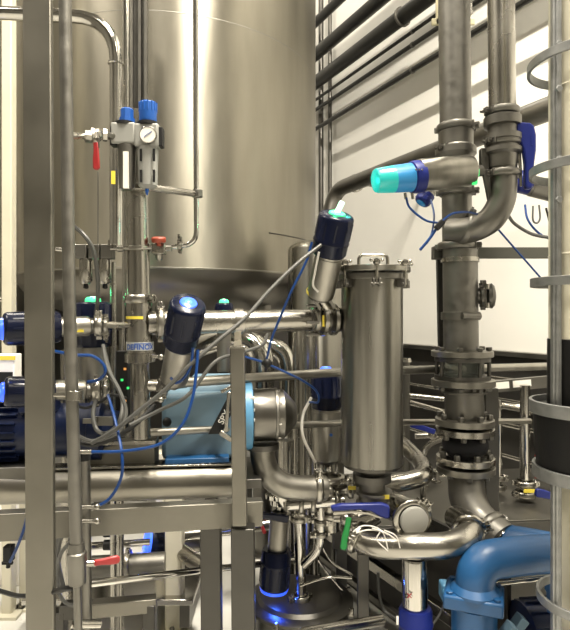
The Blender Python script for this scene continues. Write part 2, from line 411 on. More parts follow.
# standing pipes in the far corner
for i, (x, r_, y1, lb) in enumerate([(321, .03, 430, 'thin upright pipe nearest the tank edge in the far corner'), (330, .022, 430, 'thin upright pipe in the far corner, away from the tank edge')]):
    g = P(x, 40, 6.6-.1*i); tag(MB().tube([V((g.x, g.y, .0)), V((g.x, g.y, 5.4))], r_, 16).build('standing_pipe', 'steel_dark'), lb, 'pipe', 'pipes in the far corner')
# pipes low on the slanted wall
low = [(1.13, .16, .018, 'upper thin rail pipe low on the dark wall cladding'), (.98, .16, .014, 'second thin rail pipe low on the dark wall cladding'), (.80, .16, .020, 'third rail pipe low on the dark wall cladding'), (.58, .18, .016, 'lowest rail pipe on the dark wall cladding')]
for z, off, r_, lb in low:
    a = V((WX-WK*6.6, 6.6, z))+wn*off; e1 = V((WX+WK*1.0, -1.0, z))+wn*off
    t = thing('low_wall_pipe', lb, 'pipe', a, 'pipes low on the slanted wall')
    MB().tube([a, e1], r_, 14).build('tube', 'steel', t)
    for k in (1.0, 2.4, 3.8): c_ = a+(e1-a).normalized()*k; MB().bar(c_, c_-wn*(off-.06), .015, .03).build('bracket', 'steel_dull', t)
# beige mounting plate behind the upright pipe
g = Wp(440, 22, .5)
t = thing('mounting_plate', 'small beige plate behind the top of the thick upright pipe', 'plate', g)
MB().box(P(453, 22, 2.62), (.20, .012, .03)).box(P(439, 12, 2.62), (.03, .012, .12)).build('plate', 'beige_plate', t, bevel=.002)
MB().box(P(470, 10, 2.60), (.012, .03, .05)).build('bracket', 'steel', t)

# ------------------------------------------------------------------ left side: far column, bent pipe, channels
g = P(9, 0, 3.0)
t = thing('cream_column', 'slender cream painted column at the far edge of the big tank', 'column', (g.x, g.y, 0))
MB().box((g.x, g.y, 2.4), (.055, .06, 4.8)).build('shaft', 'cream_paint', t, bevel=.006)
MB().box((g.x, g.y, .008), (.14, .14, .016)).build('base_plate', 'cream_paint', t)
g = P(14, 300, 3.05); MB().tube([g+V((-.08,-.05,0)), g+V((.02,-.05,0))], .012, 10).build('clip', 'steel', t)

d = 2.25; pts = [P(-40, 12, d), P(0, 13, d), P(116, 18, d), P(116, 250, d)]
t = piper('polished pipe bending from the frame down past the big tank', pts, S(6.5, d), 'steel_polished', .17, name='bent_pipe')
screw_union(t, P(116, 62, d), (0,0,-1), S(6.7, d), 'steel_polished', 24, .012, 'weld_ring')
MB().box(P(114, 178, d-.02)+V((0,-.01,0)), (S(4, d), .002, S(13, d))).build('sticker', 'yellow', t)
d = 2.6
t = piper('straight slim steel pipe right behind the blue regulator knobs', [P(126, -60, d), P(126, 480, d)], S(4, d), 'steel_polished', name='standing_pipe')
g0 = P(139, -60, 2.65); g1 = P(139, 500, 2.65)
t = thing('cable_channel', 'grey ribbed steel channel standing behind the air regulator', 'channel', g1)
b = MB().box((g0+g1)/2, (S(17, 2.65), .03, (g0-g1).z)); b.build('back_plate', 'steel_dark', t)
for x in (132, 140, 146): MB().bar(P(x, -60, 2.62), P(x, 500, 2.62), .012, .02).build('lip', 'steel_dull', t)

# slim bare standing pipe with union (front)
d = 1.38; A0 = P(64.5, -40, d); B0 = P(77, 565, d)
t = piper('dull pitted standpipe right beside the front frame post', [A0, P(69, 290, d), B0], S(6.2, d), 'steel_pitted', name='standing_pipe')
MB().lathe(B0, (A0-B0), [(-.05, .012), (-.045, S(8.5, d)), (0, S(8.8, d)), (.004, S(9.4, d)), (.03, S(9.4, d)), (.033, S(8, d)), (.055, S(7.6, d))], 16).build('union', 'steel_dull', t)
MB().tube([B0+V((0,0,-.04)), P(79, 640, d)-V((0,0,.05))], S(4, d), 14).build('lower_tube', 'steel_dull', t)
g = P(75, 395, d); MB().ring(g-V((0,0,.012)), (0,0,1), S(6.2, d), S(8, d), .024, 20).tube([g, P(55, 395, 1.42)], .006, 10).build('pipe_clip', 'steel', t)
for y in (624,): MB().tube([P(70, y, d), P(100, y, d+.05)], .010, 10).build('cross_fitting', 'steel', t)

# ------------------------------------------------------------------ the steel frame
def postobj(label, x0, x1, xb, d, z0, z1, w_, dep, m='frame_steel', foot=True, yt=0, name='frame_post'):
    top = V((P(x0, yt, d).x, d, z1)); bot = V((P(xb, 630, d).x, d, z0))
    t = thing(name, label, 'frame post', (bot.x, d, 0), 'posts of the steel frame')
    MB().bar(bot, top, w_, dep, (0,1,0)).build('shaft', m, t, bevel=.003)
    if foot and z0 < .1: MB().box((bot.x, d, .006), (w_*1.7, dep*1.7, .012)).build('foot_plate', m, t, bevel=.002)
    return t
postobj('wide square steel post standing nearest the viewer, top to bottom', 36.5, 0, 42.5, 1.5, .012, 3.2, S(28, 1.5), .02)
d = 1.80
t = postobj('square steel post under the horizontal pipe, clamped on top', 237.5, 0, 240, d, P(0, 524, d).z, P(0, 347, d).z, S(14, d), .045, 'frame_steel', yt=347)
MB().box(P(237.5, 347, d), (S(16, d), .05, .006)).build('top_plate', 'steel', t, bevel=.001)
MB().bar(P(238, 347, d), P(238, 333, d+.1), S(7, d), .012, (0,1,0)).build('bracket', 'steel', t)
t = postobj('dark wide steel post below the beam end, carrying the clamped post', 243, 0, 245, 1.82, .012, P(0, 526, 1.82).z, S(23, 1.82), .06, 'frame_dark', yt=525)
t = postobj('dark square steel post standing between cream post and beam end', 211, 0, 213, 2.05, .012, P(0, 522, 2.05).z, S(20, 2.05), .06, 'frame_dark', yt=525)
# beam
u11 = V((.71, .14, 0)).normalized()
a = P(-30, 527, 1.73); b_ = P(262, 511.5, 1.90)
t = thing('frame_beam', 'long flat steel beam crossing under the trough pipe', 'beam', (a+b_)/2)
MB().bar(a, b_, .05, S(26, 1.83)).build('beam', 'frame_steel', t, bevel=.003)
MB().box(P(236, 512, 1.84), (.012, .012, S(20, 1.84))).build('weld_lug', 'steel_dull', t, bevel=.002)
# round trough
a = P(-30, 487, 1.98); b_ = P(231, 480, 2.13)
t = thing('trough_pipe', 'fat horizontal brushed steel pipe lying over the flat beam', 'pipe', (a+b_)/2)
MB().tube([a, b_], S(17.5, 2.03), 48).build('tube', 'trough_steel', t)
MB().bar(a+V((0,0,S(18,2))), b_+V((0,0,S(18,2.1))), .07, .008).build('top_flange', 'steel', t, bevel=.001)
MB().disc(b_, b_-a, S(19, 2.1), .02).build('end_cap', 'steel_dull', t)
# rails
ra = [P(158, 384, 2.0), P(342, 372, 2.42), P(560, 366, 2.78)]
t = piper('upper horizontal rail pipe crossing the light blue pump', ra, S(5, 2.1), 'steel_brushed', name='rail_pipe', group='rail pipes across the pump')
ra = [P(140, 433, 2.0), P(342, 423, 2.42), P(530, 421, 2.85)]
t = piper('lower thin rail pipe crossing the light blue pump', ra, S(3.8, 2.1), 'steel_brushed', name='rail_pipe', group='rail pipes across the pump')
ra = [P(88, 584, 1.95), P(204, 570, 2.15), P(300, 560, 2.5)]
t = piper('thin bright rail pipe passing the dark posts below the beam', ra, S(3.6, 2.0), 'steel_polished', name='rail_pipe')
# low L-shaped frame at the bottom
d = 2.0
t = thing('floor_frame', 'low steel angle frame standing on the floor below the thin rail', 'frame', P(130, 700, d))
MB().bar(P(88, 609, d), P(156, 603, d+.06), .05, S(14, d)).build('top_rail', 'frame_steel', t, bevel=.003)
g = P(150, 603, d+.05); MB().box((g.x, g.y, g.z/2), (.045, .045, g.z)).build('leg', 'frame_dark', t, bevel=.003)
g = P(60, 610, d-.02); MB().bar(g, P(92, 609, d), .05, S(14, d)).box((g.x, g.y, g.z/2), (.045, .045, g.z)).build('leg', 'frame_dark', t, bevel=.003)
# cream posts with base plates
for (x, dd, wpx, lb) in ((175, 2.86, 17, 'cream painted post with a bolted foot below the beam'), (161, 3.25, 8, 'narrow cream post half hidden behind the bolted one'), (27, 3.1, 9, 'cream post showing behind the front frame post near the floor')):
    g = P(x, 0, dd)
    t = thing('cream_post', lb, 'post', (g.x, g.y, 0), 'cream painted posts')
    MB().box((g.x, g.y, .41), (S(wpx, dd), .09, .80)).build('shaft', 'cream_paint', t, bevel=.008)
    MB().box((g.x, g.y-.01, .008), (S(wpx, dd)*1.7, .16, .016)).build('base_plate', 'cream_paint', t, bevel=.003)
    bolt(t, (g.x+.0, g.y-.075, .016), (0,0,1), .013, .03)
# skid tray on floor, left
t = thing('drip_tray', 'shallow shiny steel tray under the dark pipe with blue glow', 'tray', P(140, 600, 2.9))
MB().box(P(115, 590, 2.9)+V((0,.12,0)), (.85, .5, .03)).build('pan', 'steel_polished', t, bevel=.004)
for s_ in (-1, 1): MB().box(P(115, 590, 2.9)+V((s_*.38, .12, -.075)), (.05, .46, .12)).build('leg', 'steel_dark', t)

# ------------------------------------------------------------------ main horizontal pipe (left) and upright brand pipe
d1, d2 = 2.0, 2.2
A0 = P(148, 323, d1); B0 = P(318, 320, d2); dr = (B0-A0).normalized()
t = piper('horizontal process pipe feeding the butterfly valve beside the filter', [A0, B0], S(11.5, 2.08), 'steel', name='process_pipe', loc=(A0+B0)/2)
clamp(t, P(160, 323, 2.01), dr, S(12, 2), (0,0,1))
MB().ring(P(233, 321.5, 2.1), dr, S(11.5, 2.08), S(13.5, 2.1), .035, 28).build('pipe_clip', 'steel', t)
bolt(t, P(238, 326, 2.04), (0,-1,0), .007, .012)
# upright brand pipe
d = 2.0; A0 = P(135.5, 110, d); B0 = P(141, 402, d); axd = (B0-A0).normalized(); r_ = S(11.5, d)
t = thing('process_pipe', 'upright steel pipe with blue maker lettering and yellow sticker', 'pipe', B0)
def ap(y, dd=d): k = (y-110)/(402-110); return A0+(B0-A0)*k
MB().tube([ap(112), ap(300)], S(11, d), 32).build('tube', 'steel', t)
MB().tube([ap(300), ap(356)], S(12.8, d), 32).build('valve_body', 'steel', t)
MB().lathe(ap(352), axd, [(0, S(11, d)), (.004, S(15, d)), (.035, S(15, d)), (.04, S(9, d)), ((ap(438)-ap(352)).length, S(9, d))], 32).build('lower_tube', 'steel', t)
MB().ring(ap(247), axd, S(11.5, d), S(13, d), .012).tube([ap(250)+V((-.09,-.03,0)), ap(250)+V((.06,-.045,0))], .004, 8).tube([ap(250)+V((-.06,-.04,.0)), ap(250)+V((-.04,-.04,.0))], .012, 10).build('pipe_clip', 'steel', t)
clamp(t, ap(299), axd, S(10.5, d), (1,-.5,0), .03)
fx = R(-90)+math.atan((138-285)/F)*-1*-1
q = ap(319); band(t, V((q.x, q.y, q.z)), S(12.8, d)+.001, R(-150), R(-60), .010, 'yellow')
q = ap(350); band(t, V((q.x, q.y, q.z)), S(12.8, d)+.001, R(-165), R(15), .030, 'label_pale', 'label_plate')
text_mesh('DEFINOX', .0255, on_cyl(V((q.x, q.y, q.z+.012)), S(12.8, d)+.0032, R(-76)), 'lettering', 'logo_blue', t, .0008)
q2 = q+V((0,0,.0235)); band(t, q2, S(12.8, d)+.002, R(-100), R(-25), .0022, 'logo_blue', 'logo_bar')
# horizontal stub to the left clamp
MB().tube([ap(325), P(96, 325, 1.88)], .012, 14).build('side_stub', 'steel', t)
# stubs to the right joint
MB().tube([ap(385)+V((0,.0,0)), P(166, 386, 2.02)], .022, 18).build('side_stub', 'steel', t)
# the slim bracket arm to the thin vent line
A1 = P(146, 187, 1.93); B1 = P(198, 194, 2.05)
t = thing('pipe_bracket', 'slanting round bracket arm holding the thin vent line', 'bracket', A1)
MB().tube([A1, B1], .0125, 18).build('arm', 'steel', t)
MB().ring(B1+V((-.003,0,-.012)), (0,0,1), .010, .020, .026, 18).build('clip', 'steel_dull', t); bolt(t, B1+V((.0,-.02,0)), (0,-1,0), .006, .01)
MB().box(P(134, 187, 1.93), (S(28, 1.93), .03, S(7, 1.93))).build('strap', 'steel', t, bevel=.004)
# thin vent line with its valve
d = 2.06
t = piper('thin vent line dropping along the tank then turning to the red-capped valve', [P(195, -40, d), P(196.5, 244, d), P(170, 247, d)], S(2.6, d), 'steel_polished', .05, name='vent_line')
g = P(180, 246, d); clamp(t, g, (1,0,0), .013, (0,0,1), .016)
t = thing('needle_valve', 'small brass-grey valve with brick red round knob beside the upright pipe', 'valve', P(159, 258, 2.0))
MB().box(P(159, 249, 2.03), (S(13, 2), .035, S(11, 2))).lathe(P(159, 254, 2.03), (0,0,-1), [(0, .016), (.02, .012), (.026, .006)], 12).tube([P(148, 249, 2.03), P(172, 248, 2.05)], .012, 14).build('body', 'steel', t, bevel=.003)
MB().lathe(P(159, 246, 2.0), (0,-.2,1), [(0, .008), (.012, .008), (.013, .024), (.016, .026), (.028, .026), (.032, .022)], 14).build('knob', 'brick_red', t)

# ------------------------------------------------------------------ air regulator
d = 1.86
t = thing('air_regulator', 'grey air service unit with two blue knobs and round gauge', 'air regulator', P(138, 195, d))
MB().box(P(125, 135, d), (S(24, d), .055, S(21, d))).build('filter_block', 'grey_plastic', t, bevel=.006)
MB().box(P(148, 137, d), (S(24, d), .055, S(23, d))).build('regulator_block', 'grey_plastic', t, bevel=.006)
MB().lathe(P(125, 126, d), (0,0,1), [(0, S(10, d)), (S(3, d), S(10, d))], 28).build('black_collar', 'black', t)
MB().lathe(P(148, 126, d), (0,0,1), [(0, S(10.5, d)), (S(3, d), S(10.5, d))], 28).build('black_collar', 'black', t)
k1 = MB().lathe(P(127, 123, d), (0,0,1), [(0, S(8, d)), (S(4, d), S(8, d)), (S(4.5, d), S(6.5, d)), (S(13, d), S(6.5, d)), (S(14, d), S(5.5, d))], 8).build('knob', 'knob_blue', t)
MB().lathe(P(148, 123, d), (0,0,1), [(0, S(8.2, d)), (S(2, d), S(8.7, d)), (S(19, d), S(8.7, d)), (S(20.5, d), S(7.5, d))], 20).build('knob', 'knob_blue', t)
for k in range(14):
    a = 2*math.pi*k/14; q = P(148, 112, d)+V((math.cos(a), math.sin(a), 0))*S(8.7, d)
    MB().tube([q, q+V((0,0,S(9, d)))], .0022, 6).build('knob_rib', 'knob_blue', t)
g = P(149, 136, d-.03)
ga = MB().lathe(g, (0,-1,0), [(0, S(7, d)), (.006, S(8.4, d)), (.016, S(8.4, d)), (.018, S(7.8, d)), (.015, S(7.6, d))], 32).build('pressure_gauge', 'steel', t)
MB().lathe(g+V((0,-.0155,0)), (0,-1,0), [(0, S(7.6, d)), (.001, S(7.6, d))], 32).build('dial', 'white', ga)
MB().bar(g+V((-.012,-.018,-.008)), g+V((.014,-.018,.010)), .003, .001).build('needle', 'logo_blue', ga)
for (x, y) in ((115, 137), (160, 138)): MB().box(P(x, y, d), (S(7, d), .035, S(19, d))).build('end_block', 'black', t, bevel=.002)
MB().lathe(P(127, 146, d), (0,0,-1), [(0, S(9, d)), (S(2, d), S(9, d)), (S(40, d), S(8, d)), (S(44, d), S(5, d))], 28).build('filter_bowl', 'steel_dull', t)
MB().box(P(126, 170, d-.028), (S(5, d), .01, S(36, d))).build('sight_strip', 'white', t)
MB().lathe(P(148, 148, d), (0,0,-1), [(0, S(10, d)), (S(3, d), S(10.5, d)), (S(38, d), S(9.5, d)), (S(41, d), S(6, d))], 10).build('bowl_guard', 'grey_plastic', t)
for (x, y) in ((141, 155), (154, 155), (141, 176), (154, 176)): MB().box(P(x, y, d-.032), (S(2.2, d), .006, S(12, d))).build('guard_slot', 'black', t)
MB().lathe(P(147, 189, d), (0,0,-1), [(0, .006), (.008, .006), (.02, .002)], 12).build('drain_nipple', 'knob_blue', t)
# inlet ball valve with red lever
t = thing('ball_valve', 'small inlet ball valve with hanging red lever on the bare standpipe', 'valve', P(96, 140, 1.75))
MB().tube([P(66, 136, 1.42), P(84, 136, 1.70)], .010, 14).build('nipple', 'steel', t)
MB().tube([P(84, 136, 1.70), P(113, 136, 1.84)], .012, 14).lathe(P(84, 136, 1.7), (1,.4,0), [(0, .014), (.004, .019), (.022, .019), (.026, .014)], 8).build('nipple', 'steel', t)
MB().sphere(P(96, 135, 1.75), .022).lathe(P(90, 135, 1.72), (1,.4,0), [(0, .014), (.003, .022), (.012, .022)], 6).lathe(P(103, 135, 1.78), (1,.4,0), [(0, .020), (.012, .020), (.016, .012)], 6).build('body', 'steel', t)
MB().tube([P(96, 132, 1.73), P(96, 143, 1.71)], .006, 8).box(P(96, 143, 1.71), (.02, .006, .03)).build('stem', 'steel', t)
handle(t, P(96, 142, 1.71), P(96.5, 170, 1.71), .017, .022, 'red', t=.008)
# thin wire hanging
hose('thin grey capillary hanging behind the red lever', [P(98, 172, 1.9), P(98, 200, 1.9), P(98, 247, 1.9)], .0016, 'hose_grey', 'capillary_line', 'tube')
# manifold behind standpipe
d = 2.0
t = thing('air_manifold', 'row of steel manifold blocks with two round cups beneath', 'manifold', P(96, 285, d))
for x in (83, 96, 108): MB().box(P(x, 252, d), (S(11, d), .05, S(14, d))).build('block', 'steel_dull', t, bevel=.003)
MB().box(P(95, 247, d+.005), (S(46, d), .04, S(4, d))).build('top_strip', 'steel', t, bevel=.001)
for x in (86, 105):
    MB().lathe(P(x, 259, d), (0,0,-1), [(0, S(6, d)), (S(2, d), S(6.5, d)), (S(22, d), S(6.2, d)), (S(25, d), S(4, d))], 24).build('cup', 'steel', t)
    MB().lathe(P(x, 284, d), (0,0,-1), [(0, .008), (.014, .010), (.018, .004)], 10).build('drain', 'black', t)
for x in (90, 109): MB().tube([P(x, 246, d-.03), P(x, 240, d-.03)], .004, 8).build('stud', 'steel', t)
MB().tube([P(56, 249, d), P(76, 251, d)], .008, 10).build('inlet', 'steel', t)

# ------------------------------------------------------------------ valve actuators
B_L = (.05,.16,1.0); G_L = (.05,1,.35)
t = actuator('navy actuator lying level behind the front post, blue light at its end', P(3, 329, 1.74), P(60, 327, 1.82), P(90, 326, 1.87), S(16.5, 1.78), S(10, 1.85), 'lens_blue', 'lens_blue_core', rl=S(11, 1.78), ll=.014, gl=(B_L, .3), D=P(101, 326, 1.885))
clamp(t, P(99, 326, 1.88), V((.7,.14,0)), S(7.5, 1.9), (0,-.2,1)); clamp(t, P(106, 326, 1.90), V((.7,.14,0)), S(6.5, 1.9), (0,-.2,-1), .018)
MB().box(P(79, 331, 1.82), (.03, .004, .008)).build('sticker', 'yellow', t)
t = actuator('navy actuator with blue light above the finned motor', P(4, 392, 1.78), P(54, 390, 1.86), P(86, 391, 1.9), S(15, 1.82), S(10, 1.88), 'lens_blue', 'lens_blue_core', rl=S(10, 1.8), ll=.014, gl=(B_L, .3), D=P(98, 391, 1.91))
clamp(t, P(97, 389, 1.91), V((.7,.14,0)), S(8, 1.9), (0,-.2,-1)); clamp(t, P(106, 389, 1.93), V((.7,.14,0)), S(7, 1.9), (0,-.2,-1), .018)
t = actuator('upright navy actuator with green light behind the manifold', P(93, 302, 2.28), P(94, 347, 2.28), P(94, 392, 2.28), S(17, 2.28), S(12, 2.28), 'lens_green', 'lens_green_core', rl=S(8, 2.28), ll=S(5, 2.28), gl=(G_L, .22))
t = actuator('tilted navy actuator facing the viewer with round blue light', P(188.5, 303, 1.65), P(182, 343, 1.75), P(172, 380, 1.84), S(18, 1.70), S(14.5, 1.78), 'lens_blue', 'lens_blue_core', rl=S(8.6, 1.70), ll=.005, gl=None, D=P(166, 388, 1.95))
t = actuator('small navy actuator with green light behind the horizontal pipe', P(224, 303, 2.55), P(224, 330, 2.55), P(224, 372, 2.55), S(9, 2.55), S(7, 2.55), 'lens_green', 'lens_green_core', rl=S(5, 2.55), ll=.016, gl=(G_L, .10))
A0 = P(337, 214, 1.98); B0 = P(329, 255, 2.04); C0 = P(319.5, 296, 2.12)
t = actuator('tilted black-navy actuator glowing green on top, beside the tall filter', A0, B0, C0, S(18, 2.0), S(14, 2.05), 'lens_green', 'lens_green_core', rl=S(8.5, 2.0), ll=.008, gl=(G_L, .7), D=P(327, 308, 2.15))
q = P(322, 297, 2.10)
dC = (C0-A0).normalized(); MB().ring(C0-dC*.018, dC, S(14, 2.05), S(14.4, 2.05), .010, 32).build('sticker', 'yellow', t)
# glowing bar stands in for lens glare and bright wall above
MB().bar(A0-dC*.01, A0-dC*.045+V((.01,0,0)), .016, .016).build('lens_glare', 'lens_green_core', t, bevel=.003)
# cyan valve
A0 = P(374, 181, 2.14); B0 = P(415, 176, 2.18); C0 = P(468, 172, 2.23); dd = (C0-A0).normalized()
t = thing('valve_actuator', 'level valve actuator glowing cyan in front of the upright pipes', 'valve actuator', B0, 'valve actuators with indicator lights')
L = (B0-A0).length; r_ = S(14.5, 2.16)
MB().lathe(A0, dd, [(0, r_*.55), (.006, r_*.78), (.014, r_*.84), (L*.45, r_*.93)], 36).build('indicator_lens', 'lens_cyan', t)
MB().lathe(A0+dd*L*.45, dd, [(0, r_*.93), (L*.45, r_)], 36).build('lens_sleeve', 'lens_sky', t)  # dimmer emission paints the glow fading away from the lit tip
MB().lathe(A0+dd*L*.88, dd, [(0, r_*1.0), (.004, r_*1.1), (.020, r_*1.13), (.045, r_*1.13), (.048, r_*1.05)], 36).build('blue_ring', 'royal', t)
for k in range(3): bolt(t, A0+dd*(L*.88+.02)+V((0.012*k-.012, -r_*1.13, .012)), (0,-1,0), .004, .004, 'steel')
MB().lathe(B0+dd*.012, dd, [(0, r_*1.05), (.003, r_*1.13), ((C0-B0).length-.01, r_*1.13), ((C0-B0).length, r_*1.08)], 40).build('air_cylinder', 'steel_filter', t)
MB().lathe(C0, dd, [(0, r_*.95), (.006, r_*.95), (.007, r_*.4), (.06, r_*.4)], 28).build('end_piece', 'steel_dark', t)
MB().box(C0+V((.018,-.02,-.03)), (.022, .02, .05)).box(C0+V((.03,-.02,-.008)), (.012, .02, .03)).build('status_window', 'status_green', t, bevel=.003)
for (x, y) in ((405, 193), (412, 193)): MB().tube([P(x, y, 2.17), P(x+1, y+6, 2.17)], .006, 10).build('air_fitting', 'steel', t)
g = glow((0,0,0), (.05,.95,.8), .35); g.parent = t; g.location = A0-dd*.05-W[t.name]
# blue lit one beside filter
t = actuator('upright navy actuator with bright blue top squeezed beside the tall filter', P(326, 372, 2.54), P(326, 409, 2.54), P(327, 460, 2.54), S(15, 2.54), S(14.5, 2.54), 'lens_blue', 'lens_blue_core', rl=S(6.5, 2.54), ll=S(5, 2.54), gl=(B_L, .08), D=P(328, 478, 2.5))
MB().lathe(P(331, 435, 2.54-S(14.5, 2.54)), (0,-1,0), [(0, .007), (.001, .007)], 16).build('round_sticker', 'knob_blue', t)
# inverted one over the round tank
t = actuator('hanging upside-down navy actuator casting blue light on the round lid', P(274, 588, 2.34), P(277, 549, 2.34), P(279, 513, 2.34), S(15, 2.34), S(9.5, 2.34), 'lens_blue', None, rl=S(14.3, 2.34), ll=.016, gl=(B_L, 1.0), D=P(280, 500, 2.34))
# bottom one
t = actuator('blue-headed actuator hanging under the polished bend, red mark on steel', P(416, 655, 2.03), P(415, 607, 2.03), P(415, 556, 2.03), S(16.5, 2.03), S(12.5, 2.03), 'lens_blue', None, rl=S(10, 2.03), ll=.01, cap='royal', body='steel_polished')
text_mesh('D', .02, lambda x, y: P(406.5, 596, 2.03-.046)+V((x, .0, y)), 'lettering', 'black', t, .001)
text_mesh('X', .022, lambda x, y: P(409.5, 596, 2.03-.047)+V((x, 0, y)), 'lettering', 'red', t, .001)
MB().box(P(398, 622, 2.03-.058)+V((0,.01,0)), (.008, .003, .03)).build('sticker', 'white', t)
# glowing one behind under the beam
t = actuator('dark actuator ringed in blue light behind the cream post', P(148, 543, 2.95), P(176, 543, 3.0), P(198, 545, 3.05), S(17, 2.95), S(9, 2.95), 'lens_blue', None, rl=S(16, 2.95), ll=.016, gl=(B_L, 1.6))
# two behind the handle
t = actuator('navy actuator with teal light behind the upright blue lever', P(497, 176, 3.0), P(530, 186, 3.0), P(560, 192, 3.0), S(11, 3.0), S(10, 3.0), 'lens_cyan', None, rl=S(8, 3.0), ll=.02, gl=(G_L, .12), cap='royal', body='steel_dull')
t = actuator('purple-blue actuator end peeping under the cyan-lit valve', P(421, 203, 2.62), P(428, 193, 2.62), P(440, 178, 2.64), S(8, 2.62), S(7, 2.62), 'lens_sky', None, rl=S(5, 2.62), ll=.006, cap='royal')

# butterfly valve beside the filter
c0 = P(327, 319, 2.2)
t = thing('butterfly_valve', 'butterfly valve with yellow tag between level pipe and filter', 'valve', c0, 'butterfly valves')
for x, rr in ((314, 15), (322, 16.5), (333, 16), (340, 12.5)):
    MB().lathe(P(x, 319.5, 2.19)-dr*.012, dr, [(0, S(rr*.8, 2.2)), (.004, S(rr, 2.2)), (.018, S(rr, 2.2)), (.024, S(rr*.8, 2.2))], 32).build('flange', 'steel', t)
MB().lathe(P(310, 320, 2.18), dr, [(0, S(11, 2.2)), (S(34, 2.2), S(11, 2.2))], 28).build('body', 'steel_dull', t)
MB().box(P(326, 321, 2.2-S(15.5, 2.2)), (S(7, 2.2), .003, S(11, 2.2))).build('tag_plate', 'yellow', t)
for a_ in (30, 100, 160): q = P(318, 319.5, 2.19)+V((0, -math.sin(R(a_))*.06, math.cos(R(a_))*.062)); bolt(t, q, -dr, .007, .05)

# ------------------------------------------------------------------ tall filter housing
d = 2.16; r_ = S(30.5, d); zt = P(0, 272, d).z; zb = P(0, 463, d).z; cx = P(372, 0, d).x
t = thing('filter_housing', 'tall brushed steel filter housing with bolted lid and bar handle', 'filter housing', (cx, d, zb))
MB().lathe((cx, d, zb), (0,0,1), [(0, r_*.96), (.004, r_), (zt-zb-.03, r_), (zt-zb-.02, r_)], 72).build('shell', 'steel_filter', t)
MB().disc((cx, d, zb-.012), (0,0,1), r_*.93, .014, 64).build('bottom_plate', 'steel_dark', t)
MB().ring((cx, d, zt-.032), (0,0,1), r_*.98, r_*1.1, .022, 64).build('body_flange', 'steel_dull', t)
MB().disc((cx, d, zt-.004), (0,0,1), r_*1.24, .022, 64).build('lid', 'steel_filter', t)
hy = P(0, 259, d).z
MB().tube(fillet([V((cx-.055, d-.03, zt+.015)), V((cx-.055, d-.03, hy+.012)), V((cx+.055, d-.03, hy+.012)), V((cx+.055, d-.03, zt+.015))], .018), .0065, 12).build('bar_handle', 'steel', t)
for k in range(7):
    a = R(-100+360/7*k+8); q = V((cx+math.cos(a)*r_*1.2, d+math.sin(a)*r_*1.2, zt-.055))
    sb = MB().tube([q, q+V((0,0,.095))], .006, 10)
    sb.lathe(q+V((0,0,.074)), (0,0,1), [(0, .012), (.003, .0135), (.016, .0135), (.018, .010)], 6)
    sb.tube([q+V((-.02,0,.088)), q+V((.02,0,.088))], .005, 8); sb.sphere(q+V((-.02,0,.088)), .007, 10); sb.sphere(q+V((.02,0,.088)), .007, 10)
    s1 = sb.build('swing_bolt', 'steel', t)
    rad = V((math.cos(a), math.sin(a), 0)); tan = V((-rad.y, rad.x, 0))
    lug = MB()
    for s_ in (-1, 1): lug.box(q-rad*.012+tan*s_*.011+V((0,0,.008)), (.04, .007, .03), (rad, tan, V((0,0,1))))
    lug.tube([q-tan*.02+V((0,0,.004)), q+tan*.02+V((0,0,.004))], .005, 8); lug.build('hinge_lug', 'steel_dull', t, bevel=.001)
# neck below
nk = V((cx, d, zb-.012)); L = nk.z-P(0, 490, d).z
MB().lathe(nk, (0,0,-1), [(0, S(12, d)), (L*.3, S(12, d)), (L*.3, S(19, d)), (L*.6, S(19, d)), (L*.6, S(13, d)), (L, S(13, d))], 32).build('outlet_neck', 'steel_dark', t)

# butterfly valve and blue lever under filter
c0 = P(374, 497, d)
t = thing('butterfly_valve', 'butterfly valve with long dark blue lever under the tall filter', 'valve', c0, 'butterfly valves')
MB().lathe(c0+V((0,0,.03)), (0,0,-1), [(0, S(14, d)), (.004, S(18, d)), (.016, S(18, d)), (.02, S(15, d)), (.04, S(15, d)), (.044, S(18, d)), (.056, S(18, d)), (.06, S(13, d)), (.09, S(13, d))], 32).build('body', 'steel_dull', t)
MB().box(P(382, 497, d-S(15.5, d)), (S(14, d), .004, S(4, d))).build('sticker', 'yellow', t)
MB().tube([P(380, 509, d-.05), P(380, 509, d-.09)], .012, 12).build('stem', 'steel', t)
h_ = MB().prism([(-.225*.93, .012), (-.17, .020), (-.08, .022), (-.02, .024), (.008, .014), (.010, -.030), (-.006, -.034), (-.03, -.024), (-.06, -.006), (-.10, .000), (-.16, -.004), (-.205, -.006)], P(387, 509, d-.09), (1,0,0), (0,0,1), .026).build('lever_handle', 'royal', t, bevel=.006)
MB().prism([(-.2, -.012), (-.13, -.008), (-.07, -.012), (-.02, -.03), (-.02, -.036), (-.07, -.02), (-.13, -.015), (-.2, -.022)], P(387, 509, d-.075), (1,0,0), (0,0,1), .006).build('trigger', 'steel', t)

# process bend below the filter
d = 2.05
pts = [P(374, 512, 2.16), P(352, 530, 2.14), P(372, 544, 2.06), P(410, 546, 2.0), P(448, 545, 2.0), P(468, 536, 2.05), P(468, 524, 2.16), P(455, 517, 2.27)]
t = thing('process_bend', 'polished curved pipe sweeping under the filter, tied with white cable ties', 'pipe', P(410, 560, 2.0))
MB().tube(spline(pts, 7), S(12.5, 2.05), 32).build('tube', 'steel', t)
clamp(t, P(357, 537, 2.11), V((1,-.6,-.5)), S(12.5, 2.1), (-.3,-1,.3), .03)
clamp(t, P(469, 529, 2.11), V((.15,.8,.3)), S(12.5, 2.1), (1,-.4,.3), .024)
